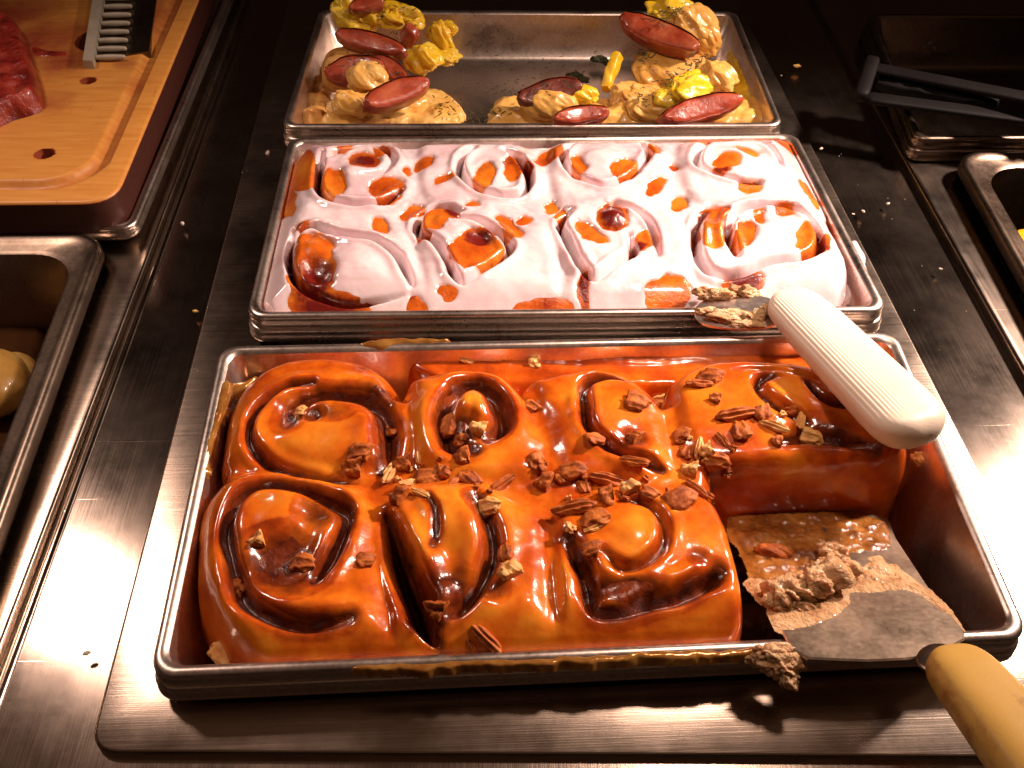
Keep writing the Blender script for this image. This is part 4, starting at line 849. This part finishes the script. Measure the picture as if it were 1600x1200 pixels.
film('cheese_sauce', [(765,186,-10),(775,160,-14),(800,155,-18),(1000,160,-16),(1150,160,-12),(1185,150,-14),(1190,188,-10),(1000,190,-10),(800,190,-10)], None, 4, FOOD_C, 'pale yellow sauce pooled along the front of the back pan', 'sauce', 23, 'stuff', .9, nz=16)
film('cheese_sauce', [(470,150,-16),(490,90,-18),(510,100,-18),(508,185,-12),(470,188,-12)], None, 4, MUFFIN, 'brownish sauce smear in the left end of the back pan', 'sauce', 25, 'stuff', .8, nz=10)
film('cheese_sauce', [(1140,70,-12),(1180,110,-12),(1205,170,-10),(1190,188,-12),(1150,150,-16)], None, 3, FOOD_Y, 'yellow sauce smear up the right wall of the back pan', 'sauce', 26, 'stuff', .8, nz=12)
for u, v, s, l in ((900,118,7,'larger green brown herb clump on the back pan floor'), (938,92,6,'smaller herb clump at the bright spot of the back pan'),):
    tag(torn('herb_clump', [(u, v, -26, (26, 14, 9), 3), (u + 12, v + 6, -26, (14, 10, 7), 6)], HERB, l, 'herb clump'), l, 'herb clump')
ob = flecks('herb_flecks', None, [(760,118,-25,30),(860,110,-25,30),(800,160,-16,30),(740,180,-6,14),(700,165,-6,12),(770,176,-6,10)], 130); tag(ob, 'dark herb flecks scattered over the back pan floor', 'herbs', kind='stuff')

# ------------------------------------------------------------------ left: board on a tray, meat, ribbed bar
BZ = 14.
TQ1 = U(207, 356, -4); TQ2 = U(352, 8, -4); dT = (TQ2 - TQ1); dT /= np.linalg.norm(dT)
Qt = np.array([TQ1 + [-420, 4, 0], TQ1, TQ1 + dT * 420, TQ1 + dT * 420 + [-420, 0, 0]])
trayp = pan('shallow steel tray under the wooden cutting board', Qt, 10, None, name='tray')
brc = U(178, 316, BZ); bt = U(310, 0, BZ); dB = (bt - brc) / np.linalg.norm(bt - brc)
Bq = np.array([brc + [-330, 2, 0], brc, brc + dB * 360, brc + dB * 360 + [-330, 0, 0]])
def rr_poly(Q, r):
    W_, D_ = np.linalg.norm(Q[1] - Q[0]), np.linalg.norm(Q[3] - Q[0]); return warp(rrect_uv(W_, D_, 0, r, 8), W_, D_, Q)[:, :2]
Ob = rr_poly(Bq, 20); xs = np.arange(-420, Ob[:, 0].max() + 1.5, 1.); ys = np.arange(brc[1] - 3, 610, 1.); X, Y = np.meshgrid(xs, ys); sd = sdist(X, Y, Ob)
iu = lambda P, k: P + k; Qg = Bq + np.array([(17, 17, 0), (-17, 17, 0), (-17, -17, 0), (17, -17, 0)]); sdg = sdist(X, Y, rr_poly(Qg, 34))
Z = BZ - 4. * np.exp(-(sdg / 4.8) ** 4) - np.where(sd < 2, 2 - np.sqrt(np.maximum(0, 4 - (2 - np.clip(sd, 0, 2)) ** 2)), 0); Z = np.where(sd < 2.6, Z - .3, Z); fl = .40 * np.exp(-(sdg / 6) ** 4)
for u, v, r in ((138, 126, 4.3), (70, 240, 5.2)):
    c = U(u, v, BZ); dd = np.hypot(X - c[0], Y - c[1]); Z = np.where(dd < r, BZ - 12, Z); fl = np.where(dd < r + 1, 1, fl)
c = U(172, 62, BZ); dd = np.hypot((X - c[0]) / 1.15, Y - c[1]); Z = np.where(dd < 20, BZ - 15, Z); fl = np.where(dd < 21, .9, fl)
for u, v, r, a in ((60, 60, 46, .8), (100, 90, 22, .8), (30, 20, 40, .8), (205, 20, 34, .6), (80, 160, 16, .45), (195, 100, 9, .6), (160, 190, 14, .2), (260, 40, 20, .5)):
    c = U(u, v, BZ); fl = np.maximum(fl, a * np.exp(-(((X - c[0]) ** 2 + (Y - c[1]) ** 2) / r ** 2) ** 1.3))
ny, nx = Z.shape; m_ = cell(sd, np.min) > 2.2; jj, ii = np.where(m_); a = jj * nx + ii; Q = np.stack([a, a + 1, a + nx + 1, a + nx], 1); used, inv = np.unique(Q, return_inverse=True); Q = inv.reshape(Q.shape)
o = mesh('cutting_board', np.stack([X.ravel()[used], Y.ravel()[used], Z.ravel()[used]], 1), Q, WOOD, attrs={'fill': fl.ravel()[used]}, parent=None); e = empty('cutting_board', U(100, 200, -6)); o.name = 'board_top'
Oc = Bq.mean(0); o.parent = e; o.location = o.location - e.location; shade_sharp(o, 50)
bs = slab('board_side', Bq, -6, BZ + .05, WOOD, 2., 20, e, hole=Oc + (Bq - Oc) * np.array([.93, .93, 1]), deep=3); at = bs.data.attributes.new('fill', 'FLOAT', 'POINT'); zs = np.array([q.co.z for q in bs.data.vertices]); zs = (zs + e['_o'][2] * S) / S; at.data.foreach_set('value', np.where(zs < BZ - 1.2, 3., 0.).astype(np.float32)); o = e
tag(o, 'orange wooden carving board with a juice groove and round holes', 'cutting board')
mp = [(-60, 20), (20, 32), (38, 60), (52, 100), (62, 140), (55, 156), (20, 168), (-60, 180)]
Pm = UU(mp, BZ + 8); Om = catmull(Pm[:, :2], 6, True); xs = np.arange(Om[:, 0].min(), Om[:, 0].max() + 2, .8); ys = np.arange(Om[:, 1].min() - 2, Om[:, 1].max() + 2, .8); X, Y = np.meshgrid(xs, ys); sd = sdist(X, Y, Om)
Z = BZ - 1 + np.where(sd > 0, 15 * np.sqrt(np.clip(1 - (1 - np.clip(sd / 5, 0, 1)) ** 2, 0, 1)) + 2.4 * fbm(X, Y, 9, 2), -1); m_ = cell(sd, np.max) > -.5
jj, ii = np.where(m_); nx = X.shape[1]; a = jj * nx + ii; Q = np.stack([a, a + 1, a + nx + 1, a + nx], 1); used, inv = np.unique(Q, return_inverse=True); Q = inv.reshape(Q.shape)
tag(mesh('roast_meat', np.stack([X.ravel()[used], Y.ravel()[used], Z.ravel()[used]], 1), Q, MEAT), 'dark red piece of roast meat on the carving board', 'meat')
film('meat_juice', [(50,75,BZ),(75,78,BZ),(100,80,BZ),(102,86,BZ),(75,88,BZ),(55,88,BZ)], None, 1.2, MEAT, 'dark red juice drip between meat and board hole', 'meat juice', 31, 'stuff', .6)
# ribbed steel bar
bz0 = BZ + 2; e = empty('ribbed_bar', U(185, 90, BZ)); tag(e, 'ribbed steel bar lying in the large round hole of the carving board', 'metal bar')
def boxq(name, q, z0, z1, mat, parent): 
    q = [np.array(p, float) for p in q]; V = [np.array([p[0], p[1], z0]) for p in q] + [np.array([p[0], p[1], z1]) for p in q]
    o = mesh(name, V, [(0, 3, 2, 1), (4, 5, 6, 7), (0, 1, 5, 4), (1, 2, 6, 5), (2, 3, 7, 6), (3, 0, 4, 7)], mat, parent, smooth=False); return o
boxq('bar_body', [U(142, 92, 16), U(232, 78, 16), U(252, -60, 16), U(162, -60, 16)], -2, 15, STEEL_D, e)
boxq('bar_edge', [U(129, 94, 20), U(144, 95, 20), U(170, -60, 20), U(154, -60, 20)], 0, 20, simple('dull_aluminium', [(.34, .29, .22), (.42, .37, .29)], 90, .4), e)
for k in range(12):
    v = 90 - k * 13.2; x = 147 + k * 1.9
    loft('rib', U(x, v, 17), U(x + 50 - k * .2, v - 1, 17), [(0, 1.0, 1.6), (.5, 2.2, 2.2), (1, 1.0, 1.6)], bpy.data.materials['dull_aluminium'], e, nseg=10, m=10, pw=2)

# ------------------------------------------------------------------ left lower pan with food
T = U(168, 359, -6) + [0, -3, 0]; b2 = U(0, 820, -6); dd = (T - b2) / np.linalg.norm(T - b2)
Ql = np.array([T - dd * 330 + [-330, 0, 0], T - dd * 330, T, T + [-330, 2, 0]])
FL = [(1, -9, 16), (-.3, -7, 17), (-.2, -1.5, 17), (1, -.2, 16.5), (3, 0, 16), (5.5, -1.2, 15), (8, -2.5, 18), (12, -2.8, 22), (14, -4, 24)]
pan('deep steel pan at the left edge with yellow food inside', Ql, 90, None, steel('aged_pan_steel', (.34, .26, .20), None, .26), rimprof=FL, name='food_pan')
for (u, v, z, sx, sy, sz, l) in ((-6, 600, -48, 17, 22, 14, 'smooth yellow oval dumpling at the left picture edge'), (22, 588, -56, 13, 15, 11, 'darker yellow piece half hidden behind the smooth oval')):
    tag(lump('yellow_food', FOOD_C, U(u, v, z), (sx, sy, sz), .4, rough=.06, seed=5), l, 'food')
film('broth', [(-60, 420, -60), (60, 430, -60), (50, 560, -60), (20, 720, -60), (-80, 760, -60)], None, .6, simple('brown_broth', [(.05, .02, .008), (.09, .035, .012)], 20, .1), 'thin brown liquid in the deep left pan', 'broth', 41, 'stuff', .3, g=2)

# ------------------------------------------------------------------ right: trays, tongs, deep pan
t1 = U(1432, 213, -6); t2 = U(1362, 122, -6); dR = (t2 - t1) / np.linalg.norm(t2 - t1)
z1 = U(1432, 216, -2); z2 = U(1352, 14, -2)
dZ = (z2 - z1) / np.linalg.norm(z2 - z1)
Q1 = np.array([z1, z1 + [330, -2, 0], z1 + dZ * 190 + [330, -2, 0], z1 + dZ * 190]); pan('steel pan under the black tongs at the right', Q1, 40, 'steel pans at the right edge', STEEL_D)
pan('lower pan nested under the right hand tongs pan', Q1, 44, 'steel pans at the right edge', STEEL_D, dz=-8.2, grow=1.2, name='support_pan')
y1 = U(1492, 236, -6); y2 = U(1720, 640, -6); y2 = y1 + (y2 - y1) * 1.42; dY = (y1 - y2) / np.linalg.norm(y1 - y2)
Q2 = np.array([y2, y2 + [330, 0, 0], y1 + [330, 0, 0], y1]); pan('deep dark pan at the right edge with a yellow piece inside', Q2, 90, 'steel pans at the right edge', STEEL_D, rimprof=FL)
tag(lump('yellow_food', FOOD_Y, U(1606, 385, -30), (12, 13, 9), .4, rough=.08, seed=9), 'bright yellow food piece at the right picture edge', 'food')
e = empty('tongs', U(1450, 130, 12)); tag(e, 'black tongs lying over the rim of the right hand pan', 'tongs')
def arm(name, pts, wd, th, mat): return slice_(name, mat, pts, th, wd, e, ns=0)
def bar3(name, a, b, hw, ht): return loft(name, U(*a), U(*b), [(0, hw, ht), (1, hw, ht)], BLACK, e, nseg=16, m=20, pw=5)
bar3('arm', (1352, 104, 14), (1680, 168, 26), 6.5, 2.2); bar3('arm', (1350, 152, 10), (1680, 196, 14), 6.5, 2.2)
bar3('hinge', (1364, 92, 16), (1344, 154, 12), 5, 4)
slice_('grip_plate', BLACK, [(1372, 126, 8), (1450, 140, 9), (1560, 160, 12)], 3, 14, e, ns=0, lean=(0, .1, 1))

# ------------------------------------------------------------------ countertop sheet with its openings
def countertop():
    g = 4.; xs = np.arange(-600, 604, g); ys = np.arange(-160, 724, g); X, Y = np.meshgrid(xs, ys); hole = np.zeros(X.shape, bool)
    big = np.array([QF[0], QF[1], QB[2], QB[3]])
    for Q in (big, Ql, Q1, Q2):
        hole |= sdist(X, Y, Q[:, :2]) > 3.5
    m_ = ~cell(hole, np.any); jj, ii = np.where(m_); nx = X.shape[1]; a = jj * nx + ii; Q = np.stack([a, a + 1, a + nx + 1, a + nx], 1)
    used, inv = np.unique(Q, return_inverse=True); Q = inv.reshape(Q.shape); z = CZ - 4
    V = np.stack([X.ravel()[used], Y.ravel()[used], np.full(len(used), z)], 1); n = len(V); b = (xs[0], ys[0], xs[-1], ys[-1])
    O = np.array([(-1500, -900, z), (1500, -900, z), (1500, 1600, z), (-1500, 1600, z), (b[0], b[1], z), (b[2], b[1], z), (b[2], b[3], z), (b[0], b[3], z)])
    Q = np.concatenate([Q, np.array([(0, 1, 5, 4), (1, 2, 6, 5), (2, 3, 7, 6), (3, 0, 4, 7)]) + n])
    return mesh('countertop', np.concatenate([V, O]), Q, STEEL_Y, smooth=False, origin=(0, 0, z))
tag(countertop(), 'brushed stainless steel serving counter', kind='structure')
V = np.array([(-1500, -900, -130), (1500, -900, -130), (1500, 1600, -130), (-1500, 1600, -130)], float)
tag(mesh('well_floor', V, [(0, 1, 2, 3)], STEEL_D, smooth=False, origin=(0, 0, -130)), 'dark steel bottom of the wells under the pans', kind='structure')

# ------------------------------------------------------------------ crumbs
CR = [(1245,103,5,FOOD_C,'pale oval egg crumb on the counter behind the iced rolls'),(1388,318,3,CRUMB,'white crumb on the counter right of the iced rolls, by its twin'),(1349,330,2.6,CRUMB,'tiny crumb nearest the right rim of the middle pan'),(1333,334,2,CRUMB,'faint crumb beside the middle pan rim'),(137,1020,3.2,CRUMB,'white crumb on the bright counter panel left of the front pan'),(418,238,4,CRUMB,'pale flake on the frame left of the iced rolls'),(285,349,3.2,CRUMB,'short pale fibre on the dark left panel'),(305,486,2.8,FOOD_C,'small orange crumb on the dark left panel'),(1283,232,3,CRUMB,'crumb on the right rim corner of the middle pan'),(1221,118,2.2,CRUMB,'crumb by the right rim of the back pan'),(1470,420,2,CRUMB,'crumb on the right steel strip')]
for k, (u, v, s, m_, l) in enumerate(CR):
    z = CZ + .5; c = 1 / 3.
    tag(lump('crumb', m_, U(u, v, z), (s * c * 1.5, s * c * .9, s * c * .6), k * .9, rough=.35, seed=k, sub=3), l, 'crumb', 'crumbs on the counter')
V = []; F = []; o = 0; r = random.Random(5)
for k in range(26):
    if k < 14: s_, t_ = r.uniform(0, 1), r.uniform(0, 1); A, B = U(1290, 240, CZ), U(1560, 700, CZ); p = xyl(A, B, s_) + np.array([r.uniform(-2, 34), 0, 0])
    else: s_ = r.uniform(0, 1); A, B = U(400, 260, CZ), U(190, 900, CZ); p = xyl(A, B, s_) + np.array([r.uniform(-60, 10), 0, 0])
    a = IC3[0][:42] if False else np.array([(1, 0, 0), (0, 1, 0), (-1, 0, 0), (0, -1, 0), (0, 0, 1)], float) * r.uniform(.15, .38); V.append(a + p + [0, 0, .1]); F += [(o, o + 1, o + 4), (o + 1, o + 2, o + 4), (o + 2, o + 3, o + 4), (o + 3, o, o + 4)]; o += 5
tag(mesh('fine_crumbs', np.concatenate(V), F, CRUMB, smooth=False), 'scattered specks of sugar on the steel beside the pans', 'crumbs', kind='stuff')
for o in bpy.data.objects:
    if '_o' in o: del o['_o']
